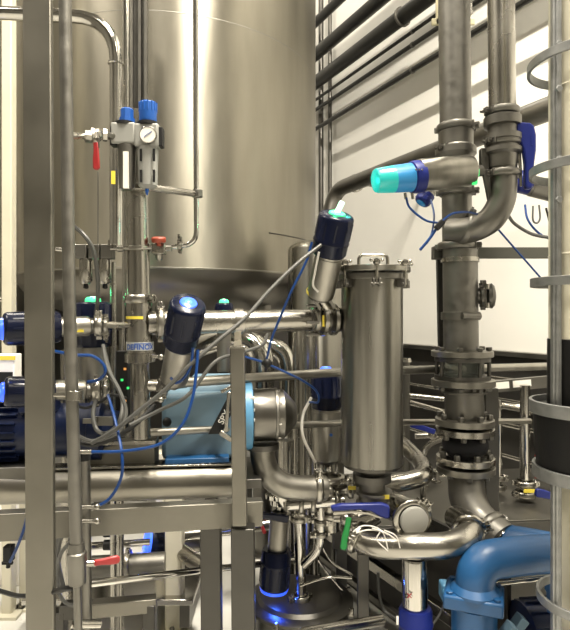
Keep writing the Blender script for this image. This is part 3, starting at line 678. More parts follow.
# blind ferrule facing viewer
c0 = P(415, 522, 2.02); dv = V((-.15, 1, .05)).normalized()
t = thing('blind_ferrule', 'short pipe stub closed by a milky round plastic cap', 'pipe stub', c0)
MB().tube([c0+dv*.03, c0+dv*.08+V((-.01,0,.005)), P(392, 505, 2.26)], S(15, 2.05), 28).build('tube', 'steel', t)
clamp(t, c0+dv*.028, dv, S(16, 2.0), (.5,0,.6), .024)
MB().lathe(c0-dv*.004, dv, [(0, S(13, 2)), (.004, S(14.5, 2)), (.018, S(14.8, 2))], 36).build('plastic_cap', 'opal', t)
# white cable ties bundle
for i, pp in enumerate([[(353, 532), (362, 526), (375, 527), (388, 535)], [(356, 533), (368, 530), (384, 532), (398, 541)], [(372, 528), (383, 533), (388, 549)], [(384, 530), (396, 536), (400, 548)], [(380, 532), (377, 540), (388, 551)]]):
    tag(MB().tube(spline([P(x, y, 1.955-.004*i) for x, y in pp], 5), .0022, 6).build('cable_tie', 'hose_white'), ['white cable tie arching over the clamp of the polished bend', 'short white cable tie beside the bend clamp, running level', 'white cable tie with a tail hanging down the polished bend', 'white cable tie nearest the milky plastic cap', 'shortest white cable tie, crossing down the middle of the bend'][i], 'cable tie', 'white cable ties on the polished bend')
# pipe bend right of filter bottom
pts = [P(380, 486, 2.32), P(412, 480, 2.32), P(424, 474, 2.36), P(420, 462, 2.55), P(404, 446, 2.75), P(395, 440, 2.9)]
t = thing('elbow_pipe', 'steel elbow leaving the filter foot and turning away', 'pipe', P(400, 490, 2.32))
MB().tube(spline(pts, 6), S(9, 2.35), 28).build('tube', 'steel', t)
# green lever valve
t = thing('ball_valve', 'small valve with hanging green lever below the dark blue lever', 'valve', P(348, 520, 2.1), 'small lever valves')
MB().sphere(P(346, 519, 2.12), .024).tube([P(334, 519, 2.14), P(358, 519, 2.12)], .014, 12).build('body', 'steel', t)
handle(t, P(349, 517, 2.07), P(343, 550, 2.05), .02, .026, 'green', t=.012)
t = thing('ball_valve', 'small valve with short red lever behind the dark blue lever mount', 'valve', P(262, 520, 2.6), 'small lever valves')
MB().sphere(P(259, 518, 2.6), .022).tube([P(246, 520, 2.62), P(272, 518, 2.6)], .012, 12).build('body', 'steel', t)
handle(t, P(260, 521, 2.57), P(265, 534, 2.57), .012, .018, 'red', t=.008)
t = thing('ball_valve', 'valve with level red lever on the pitted standpipe union', 'valve', P(92, 562, 1.5))
MB().tube([P(72, 563, 1.42), P(96, 563, 1.44)], .008, 12).box(P(92, 563, 1.44), (.022, .012, .016)).build('body', 'steel', t, bevel=.002)
handle(t, P(94, 563, 1.43), P(120, 559, 1.45), .016, .022, 'red', t=.01)

# round tank with clamped lid, bottom
c0 = P(300, 598, 2.45); r_ = S(50, 2.45)
t = thing('round_tank', 'round steel tank with flat clamped lid near the floor', 'tank', (c0.x, c0.y, 0))
MB().lathe((c0.x, c0.y, .0), (0,0,1), [(0, r_*.96), (c0.z-.03, r_*.96)], 64).build('shell', 'steel_dull', t)
MB().lathe((c0.x, c0.y, c0.z-.02), (0,0,1), [(0, r_), (.006, r_*1.06), (.018, r_*1.06), (.024, r_*1.0), (.026, r_*.86), (.040, r_*.8), (.046, .001)], 64).build('lid', 'steel_dark', t)
for k in range(8):
    a = R(20+45*k); q = V((c0.x+math.cos(a)*r_*1.07, c0.y+math.sin(a)*r_*1.07, c0.z-.01)); MB().box(q, (.02, .014, .035), (V((math.cos(a), math.sin(a), 0)), V((-math.sin(a), math.cos(a), 0)), V((0,0,1)))).build('lid_clip', 'steel', t, bevel=.002)
# standing pipe on lid
A0 = P(299, 516, 2.33); B0 = P(301, 600, 2.40)
t = piper('polished standpipe rising from the round tank lid', [A0, B0], S(5.5, 2.35), 'steel_polished', name='standing_pipe')
clamp(t, B0+V((0,0,.012)), (0,0,1), S(7, 2.35), (-1,-.3,0)); clamp(t, A0+V((0,0,-.01)), (0,0,1), S(6, 2.35), (1,-.3,0))
# manifold of small fittings around (300-330, 490-560)
t = piper('thin polished branch curving down from the small tees', [P(321, 505, 2.3), P(321, 548, 2.3), P(304, 565, 2.34)], S(4.5, 2.3), 'steel_polished', .06, name='branch_pipe')
clamp(t, P(321, 522, 2.3), (0,0,1), S(5, 2.3), (1,-.2,0), .02); clamp(t, P(321, 534, 2.3), (0,0,1), S(5, 2.3), (-1,-.2,0), .02)
t = piper('short polished tee pipe joining the two small branches', [P(288, 505, 2.3), P(345, 500, 2.28)], S(6, 2.3), 'steel_polished', name='branch_pipe')
clamp(t, P(301, 504, 2.3), (1,0,0), S(7, 2.3), (0,-.2,1), .02); clamp(t, P(313, 503, 2.29), (1,0,0), S(7, 2.3), (0,-.2,1), .02); clamp(t, P(337, 501, 2.28), (1,0,0), S(8, 2.3), (0,-.3,-1), .022)
for i, (pp, lb) in enumerate([([(300, 586), (318, 580), (333, 577), (352, 578)], 'thin polished spray line reaching over the round tank lid'), ([(318, 560), (328, 574), (342, 590)], 'thin tube dropping across the spray line'), ([(314, 528), (330, 560), (352, 575)], 'thin tube running down behind the small tees')]):
    tag(MB().tube(spline([P(x, y, 2.36+.05*i) for x, y in pp], 5), .006, 10).build('thin_tube', 'steel_polished'), lb, 'pipe', 'thin tubes over the round tank')

# big elbow from pump outlet
pts = spline([P(262, 444, 2.2), P(263, 458, 2.2), P(269, 474, 2.2), P(283, 485, 2.2), P(302, 488, 2.22), P(325, 488, 2.25)], 6)
t = piper('steel elbow dropping from the pump head to the clamped joint', pts, S(12.5, 2.2), 'steel_brushed', name='elbow_pipe')
clamp(t, P(318, 487, 2.25), (1,.1,0), S(12.5, 2.25), (.0,-.4,1), .03)
MB().lathe(P(262, 443, 2.2), (0,0,-1), [(0, S(17, 2.2)), (.02, S(17, 2.2)), (.022, S(13, 2.2))], 28).build('flange', 'steel_dark', t)
hose('pale grey wire sagging down from the blue-topped actuator', [P(311, 398, 2.3), P(303, 415, 2.22), P(303, 436, 2.2), P(315, 462, 2.3)], .006, 'hose_white', 'cable', 'cable')
# tee below upright actuator
t = thing('tee_valve', 'polished ball-shaped valve body below the blue-topped actuator', 'valve', P(329, 500, 2.35))
MB().sphere(P(330, 492, 2.33), S(13, 2.35), 28).tube([P(330, 478, 2.34), P(330, 530, 2.34)], S(9, 2.35), 24).tube([P(330, 492, 2.33), P(352, 486, 2.28)], S(8, 2.35), 20).build('body', 'steel', t)
clamp(t, P(330, 478, 2.34), (0,0,1), S(11, 2.35), (-1,-.3,0), .024); clamp(t, P(330, 514, 2.34), (0,0,1), S(9.5, 2.35), (-1,-.3,0), .024)
clamp(t, P(350, 487, 2.28), (1,-.1,.1), S(8, 2.3), (0,-1,.3), .024)
MB().box(P(352, 488, 2.2), (.03, .004, .014)).build('sticker', 'yellow', t)
# navy lever near the inverted actuator
t = thing('butterfly_valve', 'butterfly valve with dark navy lever above the hanging actuator', 'valve', P(278, 505, 2.34), 'butterfly valves')
MB().lathe(P(280, 492, 2.34), (0,0,-1), [(0, S(10, 2.34)), (.004, S(15, 2.34)), (.02, S(15, 2.34)), (.024, S(10, 2.34)), (.05, S(10, 2.34))], 28).build('body', 'steel_polished', t)
handle(t, P(288, 519, 2.25), P(254, 514, 2.2), .03, .022, 'navy', t=.02)

# ------------------------------------------------------------------ light blue pump
d = 2.2; ux = V((1, .12, 0)).normalized(); uy = V((-.12, 1, 0)).normalized(); uz = V((0,0,1))
c0 = P(205, 421, d+.05)
t = thing('rotary_pump', 'light blue rotary pump with steel head and black plaque', 'pump', P(205, 470, d))
MB().box(c0, (S(82, d), .22, S(64, d)), (ux, uy, uz)).build('gearbox', 'light_blue', t, bevel=.018)
MB().lathe(P(192, 396, d+.08), ux, [(0, S(20, d)), (.01, S(23, d)), (S(44, d), S(23, d)), (S(48, d), S(20, d))], 36).build('gearbox_hump', 'light_blue', t)
MB().box(P(205, 463, d+.05), (S(70, d), .16, S(14, d)), (ux, uy, uz)).build('pump_foot', 'pump_blue', t, bevel=.005)
MB().box(P(198, 455, d-.03), (S(60, d), .18, S(5, d)), (ux, uy, uz)).build('foot_flange', 'pump_blue', t, bevel=.003)
h0 = P(243, 415, d)
MB().lathe(h0, ux, [(0, S(32, d)), (.004, S(34, d)), (S(8, d), S(34, d)), (S(9, d), S(32, d))], 48).build('blue_flange', 'sky_blue', t)
MB().lathe(h0+ux*S(9, d), ux, [(0, S(23, d)), (.004, S(26, d)), (S(22, d), S(26, d)), (S(24, d), S(25, d)), (S(31, d), S(25, d)), (S(38, d), S(18, d)), (S(44, d), S(11, d)), (S(45, d), .001)], 48).build('pump_head', 'pump_steel', t)
MB().ring(h0+ux*S(31, d), ux, S(22, d), S(26.6, d), .012, 48).build('cover_ring', 'steel_dull', t)
bolts(t, h0+ux*S(33.5, d), ux, S(23.5, d), 8, .008, .014, 'steel')
for y in (398, 410, 420): MB().tube([P(250, y, d-.10), P(255, y, d-.10)], .006, 8).build('stud', 'white', t)
pl = MB(); ctr = P(224, 417, d-.092+.0)
ax_ = (V((.93, 0, .0))*1, V((0,1,0)), uz)
po = [(-15, -14), (-5, -14), (10, 12), (10, 18), (4, 18), (2, 16)]
po = [(-15, -16), (-3, -16), (11, 10), (11, 18), (3, 18)]
pq = MB().prism([(S(a, d), S(b, d)) for a, b in po], ctr, ux, uz, .006).build('plaque', 'black', t)
ca = math.cos(R(62)); sa = math.sin(R(62))
text_mesh('SPX', .033, lambda x, y: ctr-uy*.0045+ux*(x*ca-y*sa+S(0,d))+uz*(x*sa+y*ca), 'lettering', 'white', pq, .0005)
MB().sphere(P(167, 422, d-.09), S(4.5, d), 16).build('fill_plug', 'black', t)
t2 = thing('pump_elbow_guard', 'pale steel bracket hooked beside the black plaque on the pump', 'bracket', P(228, 435, 2.08))
MB().bar(P(221, 392, 2.07), P(233, 386, 2.07), .012, .012).bar(P(229, 392, 2.07), P(226, 432, 2.07), .014, .01).bar(P(220, 432, 2.07), P(232, 440, 2.07), .02, .018).build('bracket', 'steel', t2, bevel=.003)
# steel pump plinth
d = 2.1
t = thing('pump_plinth', 'plain grey steel box plinth behind the looping hoses', 'plinth', P(115, 470, d))
MB().box(P(125, 454, d+.05), (S(64, d), .16, S(32, d)), (ux, uy, uz)).build('box', 'frame_steel', t, bevel=.003)
MB().box(P(125, 438, d+.03), (S(66, d), .18, S(3, d)), (ux, uy, uz)).build('top_plate', 'steel', t, bevel=.001)
# dark bed under the pump
t = thing('pump_bed', 'dark steel bed plate carrying the light blue pump', 'base', P(200, 480, 2.2))
MB().box(P(205, 473, 2.26), (S(110, 2.2), .34, S(9, 2.2)), (ux, uy, uz)).build('plate', 'steel_dark', t, bevel=.003)
for s_ in (.02, .14):
    g = P(205, 478, 2.26)+ux*s_; MB().box((g.x, g.y+.05, g.z/2), (.05, .05, g.z)).build('leg', 'frame_dark', t)
# finned motor
d = 2.05; a0 = P(-22, 432, d); 
t = thing('electric_motor', 'dark blue finned electric motor behind the front post', 'motor', P(45, 470, d))
MB().lathe(a0, ux, [(0, S(22, d)), (.01, S(28, d)), (.012, S(31, d)), (S(14, d), S(31, d)), (S(15, d), S(27, d)), (S(110, d), S(27, d)), (S(111, d), S(31, d)), (S(122, d), S(31, d)), (S(124, d), S(20, d)), (S(138, d), S(18, d))], 40).build('housing', 'navy_motor', t)
for k in range(22):
    a = 2*math.pi*k/22; q = V((0,0,1))*math.cos(a)+uy*math.sin(a)
    MB().bar(a0+ux*S(16, d)+q*S(29, d), a0+ux*S(44, d)+q*S(29, d), .004, S(5, d), q).build('fin', 'navy_motor', t)
MB().box(P(40, 404, d-.03), (S(34, d), .09, S(14, d)), (ux, uy, uz)).build('terminal_box', 'navy_motor', t, bevel=.005)
t2 = thing('motor_plinth', 'grey steel block under the finned motor', 'plinth', P(20, 470, 2.0))
MB().box(P(12, 467, 2.05), (S(64, d), .2, S(13, d)), (ux, uy, uz)).build('block', 'steel_dull', t2, bevel=.003)
# cream junction box
t = thing('junction_box', 'cream junction box with yellow label below the level actuator', 'box', P(10, 385, 1.95))
MB().box(P(4, 371, 1.98), (S(28, 1.98), .06, S(34, 1.98))).build('case', 'white', t, bevel=.004)
MB().box(P(4, 378, 1.98-.028), (S(18, 1.98), .012, S(12, 1.98))).build('window', 'black', t)
MB().box(P(4, 358, 1.98-.031), (S(22, 1.98), .003, S(4, 1.98))).build('sticker', 'yellow', t)

# ------------------------------------------------------------------ clutter behind the frame (built as real fittings)
t = piper('bright elbow arching up behind the light blue pump', [P(262, 410, 2.9), P(262, 345, 2.9), P(228, 336, 2.95), P(200, 345, 3.0)], S(12, 2.9), 'steel_polished', .12, name='elbow_pipe')
t = piper('second bright elbow curving over behind the pump head', [P(262, 344, 3.0), P(284, 350, 3.0), P(288, 372, 3.0), P(288, 470, 3.0)], S(9, 3.0), 'steel_polished', .12, name='elbow_pipe')
for i, (x, y0, y1, r_, dd, lb) in enumerate([(307, 330, 485, 4.5, 2.75, 'upright bright pipe between pump head and blue-topped actuator'), (296, 330, 480, 3.5, 2.9, 'upright grey pipe just behind the pump cone'), (316, 335, 480, 3, 2.85, 'upright thin pipe nearest the blue-topped actuator'), (286, 440, 490, 8, 2.7, 'short upright pipe under the pump head'),
        (113, 262, 400, 3, 2.3, 'upright thin pipe beside the lettered pipe'), (120, 330, 430, 3.5, 2.35, 'upright thin pipe behind the cable bundle'), (66, 350, 440, 5, 2.3, 'upright pipe behind the pitted standpipe'), (87, 395, 440, 4, 2.4, 'upright pipe ending above the plinth')]):
    tag(MB().tube([P(x, y0, dd), V((P(x+.5, y1, dd).x, dd, .0))], S(r_, dd), 18).build('standing_pipe', 'steel'), lb, 'pipe', 'small upright pipes')
t = thing('small_clamped_joint', 'small clamped joint on the light stub beside the tilted actuator', 'pipe joint', P(165, 386, 2.0))
clamp(t, P(164, 386, 2.02), (1,.1,0), .026, (0,0,1)); MB().tube([P(160, 386, 2.01), P(186, 383, 2.06)], .018, 16).build('tube', 'steel', t)
for y in (357, 400): MB().tube([P(150, y-1, 1.98), P(162, y, 1.98)], .007, 10).sphere(P(161, y, 1.98), .012, 12).build('nipple', 'steel', t)
t = thing('sensor_strip', 'black terminal strip with tiny amber and green lights', 'terminal strip', P(122, 400, 2.1))
MB().box(P(123, 385, 2.14), (S(12, 2.1), .04, S(70, 2.1))).build('case', 'black', t, bevel=.003)
for (x, y, m_) in ((125, 369, 'status_amber'), (128, 388, 'status_green'), (125, 401, 'status_amber'), (122, 380, 'status_green')): MB().box(P(x, y, 2.11), (.008, .006, .008)).build('status_light', m_, t)
t = thing('bracket_plate', 'small drilled steel bracket above the plinth', 'bracket', P(95, 425, 1.98))
MB().box(P(90, 421, 1.98), (S(14, 2), .006, S(5, 2))).box(P(104, 421, 1.99), (S(18, 2), .008, S(9, 2))).build('plate', 'steel_dull', t, bevel=.001)
# under-beam items
t = piper('dark fat pipe lying under the beam behind the red lever', [P(80, 568, 2.7), P(165, 563, 2.75)], S(11, 2.7), 'steel_dull', name='process_pipe'); clamp(t, P(128, 565, 2.72), (1,.05,0), S(10, 2.7), (0,0,1))
for i, (y, lb) in enumerate(((533, 'thin chrome rod, upper of the pair under the beam'), (546, 'thin chrome rod, lower of the pair under the beam'))):
    tt = piper(lb, [P(90, y, 2.5), P(150, y-4, 2.55)], S(3.5, 2.5), 'steel_polished', name='chrome_rod', group='chrome rods under the beam')
    MB().lathe(P(104, y-1, 2.5), (1,.05,0), [(0, S(5, 2.5)), (.03, S(5, 2.5))], 16).build('black_sleeve', 'black', tt)
t = piper('slanting steel pipe between the cream post and dark post', [P(176, 548, 2.9), P(205, 568, 2.7)], S(8, 2.8), 'steel', name='process_pipe')
t = piper('steel cross pipe behind the dark posts under the beam', [P(180, 536, 2.95), P(300, 520, 3.1)], S(6, 2.9), 'steel', name='process_pipe')
hose('black cable sagging from the wall to the front post near the floor', [P(-20, 586, 1.7), P(0, 591, 1.7), P(20, 596, 1.62), P(45, 594, 1.55), P(64, 589, 1.42), P(74, 588, 1.39)], .007, 'black', 'cable', 'cable')
hose('grey cable loop hanging beside the union', [P(72, 540, 1.7), P(60, 556, 1.75), P(57, 585, 1.8), P(66, 603, 1.8), P(84, 606, 1.75)], .006, 'hose_grey', 'cable', 'cable')
hose('grey flexible duct curving behind the standpipe', [P(72, 528, 1.9), P(60, 536, 1.9), P(56, 560, 1.95), P(62, 590, 2.0)], .014, 'hose_grey', 'flexible_duct', 'duct')
t = thing('small_solenoid', 'small dark solenoid plug with a blue tube below the beam', 'valve', P(7, 565, 1.75))
MB().box(P(9, 553, 1.75), (.026, .03, .05)).tube([P(2, 563, 1.75), P(13, 563, 1.75)], .006, 8).tube([P(9, 560, 1.75), P(8, 568, 1.75)], .007, 8).build('body', 'black', t, bevel=.003)
hose('blue air hose running up from the small solenoid', [P(10, 562, 1.73), P(18, 545, 1.70), P(25, 525, 1.68), P(29, 505, 1.66)], .0045)
# white box added to brighten the lower left, where the floor is dark
t = thing('white_filler', 'low white box added to brighten the floor area behind the front post', 'cabinet', P(8, 700, 3.5))
g = P(0, 560, 3.6); MB().box((g.x-.1, g.y, .25), (.8, .6, .5)).build('case', 'white', t, bevel=.01)
MB().box((g.x-.1, g.y-.305, .25), (.70, .012, .42)).build('door', 'white', t, bevel=.003)
MB().box((g.x+.1, g.y-.318, .25), (.015, .02, .12)).build('handle', 'steel', t)

# ------------------------------------------------------------------ dark upright sensor tube near front
A0 = P(84, 455, 1.62); B0 = P(86, 640, 1.62)
t = piper('slim steel sensor tube with black cap below the blue hose end', [A0, B0], S(6, 1.62), 'steel_dull', name='sensor_tube')
MB().lathe(P(84, 452, 1.62), (0,0,-1), [(0, S(6.2, 1.62)), (S(8, 1.62), S(6.4, 1.62))], 20).build('black_cap', 'black', t)
MB().tube([P(76, 452, 1.6), P(92, 452, 1.6)], .007, 10).build('air_fitting', 'steel', t)
for y in (507, 521, 624): MB().tube([P(80, y, 1.59), P(96, y, 1.59)], .006, 10).sphere(P(97, y, 1.59), .010, 10).build('air_fitting', 'steel', t)

# ------------------------------------------------------------------ hoses
hose('blue air hose sweeping from the black sensor cap to the tilted actuator', [P(90, 452, 1.6), P(125, 451, 1.6), P(160, 444, 1.6), P(182, 425, 1.6), P(192, 400, 1.62), P(196, 375, 1.64), P(198, 350, 1.66)])
hose('short blue hose curling under the tilted actuator', [P(193, 348, 1.68), P(191, 365, 1.66), P(184, 378, 1.66), P(176, 383, 1.68), P(171, 378, 1.7)])
hose('blue air hose looping behind the pitted standpipe', [P(53, 351, 1.75), P(75, 355, 1.72), P(92, 356, 1.72), P(103, 364, 1.72), P(105, 373, 1.72), P(98, 380, 1.74), P(88, 382, 1.78)], .005)
hose('blue air hose dropping through the hose bundle to the sensor tube', [P(108, 395, 1.8), P(113, 412, 1.72), P(118, 432, 1.66), P(122, 455, 1.6), P(121, 478, 1.6), P(110, 498, 1.6), P(96, 507, 1.6)])
hose('grey armoured cable from the green-lit tilted actuator to the hose bundle', [P(321, 245, 1.93), P(298, 263, 1.88), P(270, 290, 1.82), P(245, 318, 1.76), P(215, 343, 1.70), P(190, 365, 1.66), P(165, 390, 1.64), P(140, 410, 1.64), P(115, 430, 1.65), P(92, 443, 1.7)], .0065, 'hose_grey', 'armoured_cable', 'cable', 'grey cables', 10)
hose('second grey cable leaving the actuator cable behind the clamped post', [P(268, 334, 1.95), P(262, 345, 1.93), P(240, 353, 1.88), P(215, 362, 1.8), P(188, 395, 1.75), P(160, 410, 1.72), P(130, 425, 1.7)], .006, 'hose_grey', 'armoured_cable', 'cable', 'grey cables')
hose('grey cable curving round the manifold past the green light', [P(72, 225, 1.8), P(82, 233, 1.78), P(91, 245, 1.78), P(96, 262, 1.8), P(98, 290, 1.85), P(96, 315, 1.9), P(93, 330, 1.95)], .007, 'hose_grey', 'armoured_cable', 'cable', 'grey cables')
hose('outer dark cable loop beside the lettered pipe', [P(103, 345, 1.85), P(108, 368, 1.8), P(120, 392, 1.76), P(126, 412, 1.74), P(120, 430, 1.72), P(106, 438, 1.72), P(90, 441, 1.74), P(75, 434, 1.8)], .0065, 'hose_grey', 'armoured_cable', 'cable', 'grey cables')
hose('inner grey cable loop beside the lettered pipe', [P(104, 350, 1.9), P(111, 375, 1.86), P(122, 398, 1.82), P(120, 420, 1.78), P(108, 433, 1.78), P(97, 430, 1.8), P(93, 415, 1.82), P(96, 400, 1.85)], .007, 'hose_grey', 'armoured_cable', 'cable', 'grey cables')
hose('thin black cable wandering above the plinth', [P(70, 402, 1.9), P(85, 408, 1.88), P(100, 402, 1.86), P(112, 395, 1.86), P(126, 398, 1.9)], .005, 'black', 'cable', 'cable')
hose('dark hose crossing toward the pump foot', [P(70, 436, 1.9), P(90, 445, 1.85), P(118, 436, 1.8), P(140, 420, 1.82), P(155, 405, 1.9)], .008, 'black', 'cable', 'cable')
hose('blue air hose dropping behind the grey cable to a black plug', [P(312, 242, 2.0), P(306, 262, 2.0), P(292, 290, 2.0), P(280, 318, 2.02), P(272, 338, 2.03), P(266, 362, 2.04)], .0045)
hose('blue air hose from the pump top to the blue-topped actuator', [P(242, 356, 2.05), P(262, 362, 2.06), P(285, 372, 2.1), P(305, 382, 2.15), P(317, 392, 2.22), P(318, 402, 2.25), P(309, 402, 2.26)], .0045)
tag(MB().sphere(P(267, 363, 2.04), .018, 10).box(P(267, 363, 2.04), (.04, .015, .012)).build('tube_plug', 'black'), 'black push-in plug where blue hoses meet behind the clamped post', 'hose fitting')
hose('white wire running down the tilted steel actuator body', [P(319, 252, 1.97), P(315, 272, 2.0), P(313, 285, 2.02), P(318, 292, 2.03)], .004, 'hose_white', 'cable', 'cable')
# cyan actuator hoses
hose('blue hose hanging from the cyan-lit actuator to the black junction', [P(406, 197, 2.17), P(410, 208, 2.15), P(425, 220, 2.14), P(438, 223, 2.14)], .0045)
hose('blue hose from the black junction to the clamp of the bent pipe', [P(440, 223, 2.14), P(452, 214, 2.16), P(466, 212, 2.2), P(477, 214, 2.25)], .0045)
hose('blue hose end drooping down from the black junction', [P(438, 226, 2.14), P(430, 238, 2.14), P(420, 250, 2.14)], .0055)
hose('short blue hose from the purple-blue actuator', [P(431, 200, 2.5), P(434, 215, 2.3), P(432, 232, 2.2), P(427, 243, 2.17)], .004)
tag(MB().bar(P(436, 229, 2.13), P(443, 221, 2.13), .022, .022).build('hose_junction', 'black', bevel=.003), 'black hose junction under the cyan-lit actuator', 'hose fitting')
hose('long blue hose falling from the bent pipe across the bare wall', [P(497, 228, 2.5), P(510, 243, 2.5), P(525, 260, 2.5), P(545, 282, 2.5), P(560, 292, 2.5)], .0045)
hose('blue hose hanging from the teal-lit actuator', [P(525, 205, 2.95), P(528, 220, 2.9), P(540, 234, 2.9), P(558, 242, 2.9)], .006)
hose('grey cable sagging behind the elbow under the upright lever', [P(508, 215, 2.6), P(515, 224, 2.6), P(532, 234, 2.6), P(552, 238, 2.6)], .008, 'hose_grey', 'armoured_cable', 'cable')
hose('looped thin grey cable under the teal-lit actuator', [P(533, 206, 2.95), P(533, 220, 2.95), P(537, 223, 2.95), P(540, 218, 2.95), P(539, 205, 2.95)], .005, 'hose_grey', 'cable', 'cable')
hose('dark cable hanging close to the cage bar', [P(546, 208, 2.6), P(550, 225, 2.6), P(551, 242, 2.6)], .005, 'black', 'cable', 'cable')

# ------------------------------------------------------------------ upright pipes on the other side
dA = 2.45; dB = 2.30
def pa(y, x=None): return P(454+ (y*.013) if x is None else x, y, dA)
t = thing('process_pipe', 'thick upright dull steel pipe behind the cyan-lit actuator', 'pipe', pa(345))
MB().tube([pa(-60), pa(128)], S(15.5, dA), 36).build('tube', 'steel_pitted', t)
MB().tube([pa(160), pa(252)], S(14.5, dA), 36).build('middle_tube', 'steel_pitted', t)
MB().tube([P(460, 250, dA), P(461, 350, dA)], S(17, dA), 36).build('lower_tube', 'steel_pitted', t)
for y, k in ((128, 1.0), (150, 1.0), (192, .94), (246, 1.05)): clamp(t, pa(y), (0,0,-1), S(15, dA)*k, (1 if y != 150 else -1, -.5, 0), .03, 'steel_dull')
MB().lathe(pa(132), (0,0,-1), [(0, S(17, dA)), (.07, S(17, dA)), (.075, S(20, dA)), (.10, S(20, dA)), (.12, S(16, dA)), (.17, S(14.5, dA))], 32).build('valve_body', 'steel_dull', t)
MB().ring(P(460, 258, dA), (0,0,-1), S(17, dA), S(18.6, dA), .02).build('upper_band', 'steel', t)
bnd = MB().ring(P(460.5, 312, dA), (0,0,-1), S(17, dA), S(19, dA), .035); bnd.tube([P(462, 316, dA-.09), P(480, 316, dA-.07)], S(3.3, dA), 14); bnd.build('drain_band', 'steel_dull', t)
# bracket bar and channel
g = P(438, 254, 2.5)
t = thing('wall_bracket', 'dark flat bar running from the upright channel toward the cage', 'bracket', g)
MB().bar(P(436, 253, 2.56), P(575, 253, 2.62), .03, S(11, 2.56)).build('bar', 'painted_bar', t, bevel=.002)
MB().box(P(439, 253, 2.52), (S(13, 2.5), .05, S(13, 2.5))).build('clamp_block', 'steel_dark', t, bevel=.003)
for (x, y) in ((438, 249), (476, 248)): bolt(t, P(x, y, 2.47), (0,-1,0), .009, .014)
t = thing('support_channel', 'tall narrow steel channel standing behind the thick upright pipe', 'frame post', P(440, 520, 2.6))
MB().bar(P(441, 256, 2.58), P(443, 352, 2.58), S(9, 2.58), .03).build('upper_channel', 'frame_dark', t, bevel=.002)
MB().bar(P(490, 388, 2.66), P(491, 515, 2.66), S(13, 2.66), .05).build('lower_channel', 'frame_dark', t, bevel=.002)
# side valve
c0 = P(487, 296, 2.45)
t = thing('side_valve', 'dark round clamped port sticking out of the thick pipe', 'valve', c0)
ax1 = V((1,-.25,.02)).normalized()
MB().tube([P(473, 296, 2.45), P(494, 296, 2.42)], S(8, 2.45), 24).build('stub', 'steel_dark', t)
clamp(t, P(483, 296, 2.44), ax1, S(8.5, 2.45), (0,-.3,1), .03, 'steel_dark')
MB().lathe(P(487, 296, 2.43), ax1, [(0, S(9, 2.45)), (.005, S(12, 2.45)), (.02, S(12.5, 2.45)), (.03, S(10, 2.45)), (.036, S(4, 2.45)), (.036, 0.0)], 28).build('cap', 'steel_dark', t)
for y in (284, 308): MB().tube([P(487, y, 2.38), P(487, y+ (5 if y < 296 else -5), 2.38)], .010, 10).build('lug', 'steel', t)

# flange stack
def fl(parent, x, y0, y1, rpx, d, m='steel_brushed', name='flange'):
    a = P(x, y0, d); L = S(y1-y0, d); return MB().lathe(a, (0,0,-1), [(0, S(rpx, d)*.97), (.002, S(rpx, d)), (L-.002, S(rpx, d)), (L, S(rpx, d)*.97)], 56).build(name, m, parent)
t = thing('sight_glass', 'flanged sight glass with tie rods on the thick upright pipe', 'sight glass', P(462, 386, dA), 'flanged fittings on the thick upright pipe')
fl(t, 462, 350.5, 356.5, 30, dA); fl(t, 463, 379, 385.5, 31, dA)
MB().lathe(P(462, 357, dA), (0,0,-1), [(0, S(20, dA)), (S(22, dA), S(20, dA))], 40).build('glass_tube', 'glass', t)
MB().lathe(P(462, 357, dA), (0,0,-1), [(0, S(27, dA)), (S(4, dA), S(27, dA)), (S(4, dA), S(19, dA))], 40).build('upper_collar', 'steel_dark', t)
MB().lathe(P(462, 375, dA), (0,0,-1), [(0, S(19, dA)), (0, S(27, dA)), (S(4, dA), S(27, dA))], 40).build('lower_collar', 'steel_dark', t)
for k in range(8):
    a = R(22+45*k); q = P(462.5, 388, dA)+V((math.cos(a), math.sin(a), 0))*S(25, dA)
    MB().tube([q, q+V((0,0,S(41, dA)))], S(2.0, dA), 10).build('tie_rod', 'steel_dark', t)
    bolt(t, q+V((0,0,S(38, dA))), (0,0,1), S(3.2, dA), S(3.4, dA)); bolt(t, q+V((0,0,S(1.5,dA))), (0,0,-1), S(3.2, dA), S(3.4, dA))
t = thing('spool_pipe', 'short flanged pipe spool between sight glass and rubber joint', 'pipe', P(465, 425, dA), 'flanged fittings on the thick upright pipe')
MB().tube([P(463.5, 385, dA), P(465, 420, dA)], S(19, dA), 40).build('tube', 'steel_dull', t)
fl(t, 464.5, 418, 424.5, 28.5, dA)
MB().ring(P(463.8, 390, dA), (0,0,-1), S(18, dA), S(22, dA), .012).build('collar', 'steel_dull', t)
bolts(t, P(464.5, 418, dA), (0,0,1), S(24, dA), 8, S(3.2, dA), S(5, dA), ph=.35)
bolts(t, P(464, 389, dA), (0,0,1), S(22, dA), 8, S(2.4, dA), S(3, dA), ph=.1)
t = thing('rubber_expansion_joint', 'bulging black rubber joint between two steel flanges', 'expansion joint', P(465, 463, dA), 'flanged fittings on the thick upright pipe')
fl(t, 465, 427, 433.5, 28.5, dA, 'steel'); fl(t, 465.5, 455.5, 462, 28.5, dA, 'steel')
MB().lathe(P(465, 433, dA), (0,0,-1), [(0, S(17, dA))]+[(S(1+20*k/10, dA), S(17+5.5*math.sin(math.pi*k/10)**.7, dA)) for k in range(11)]+[(S(23, dA), S(17, dA))], 48).build('bellows', 'rubber', t)
bolts(t, P(465, 434, dA), (0,0,-1), S(24, dA), 8, S(3, dA), S(4, dA), ph=.35)
bolts(t, P(465.5, 455.5, dA), (0,0,1), S(24, dA), 8, S(3.2, dA), S(5, dA), ph=.15)
t = thing('outlet_elbow', 'dull flanged steel elbow bending from the rubber joint to the blue reducer', 'pipe', P(480, 530, dA))
fl(t, 465.5, 465, 471.5, 28.5, dA)
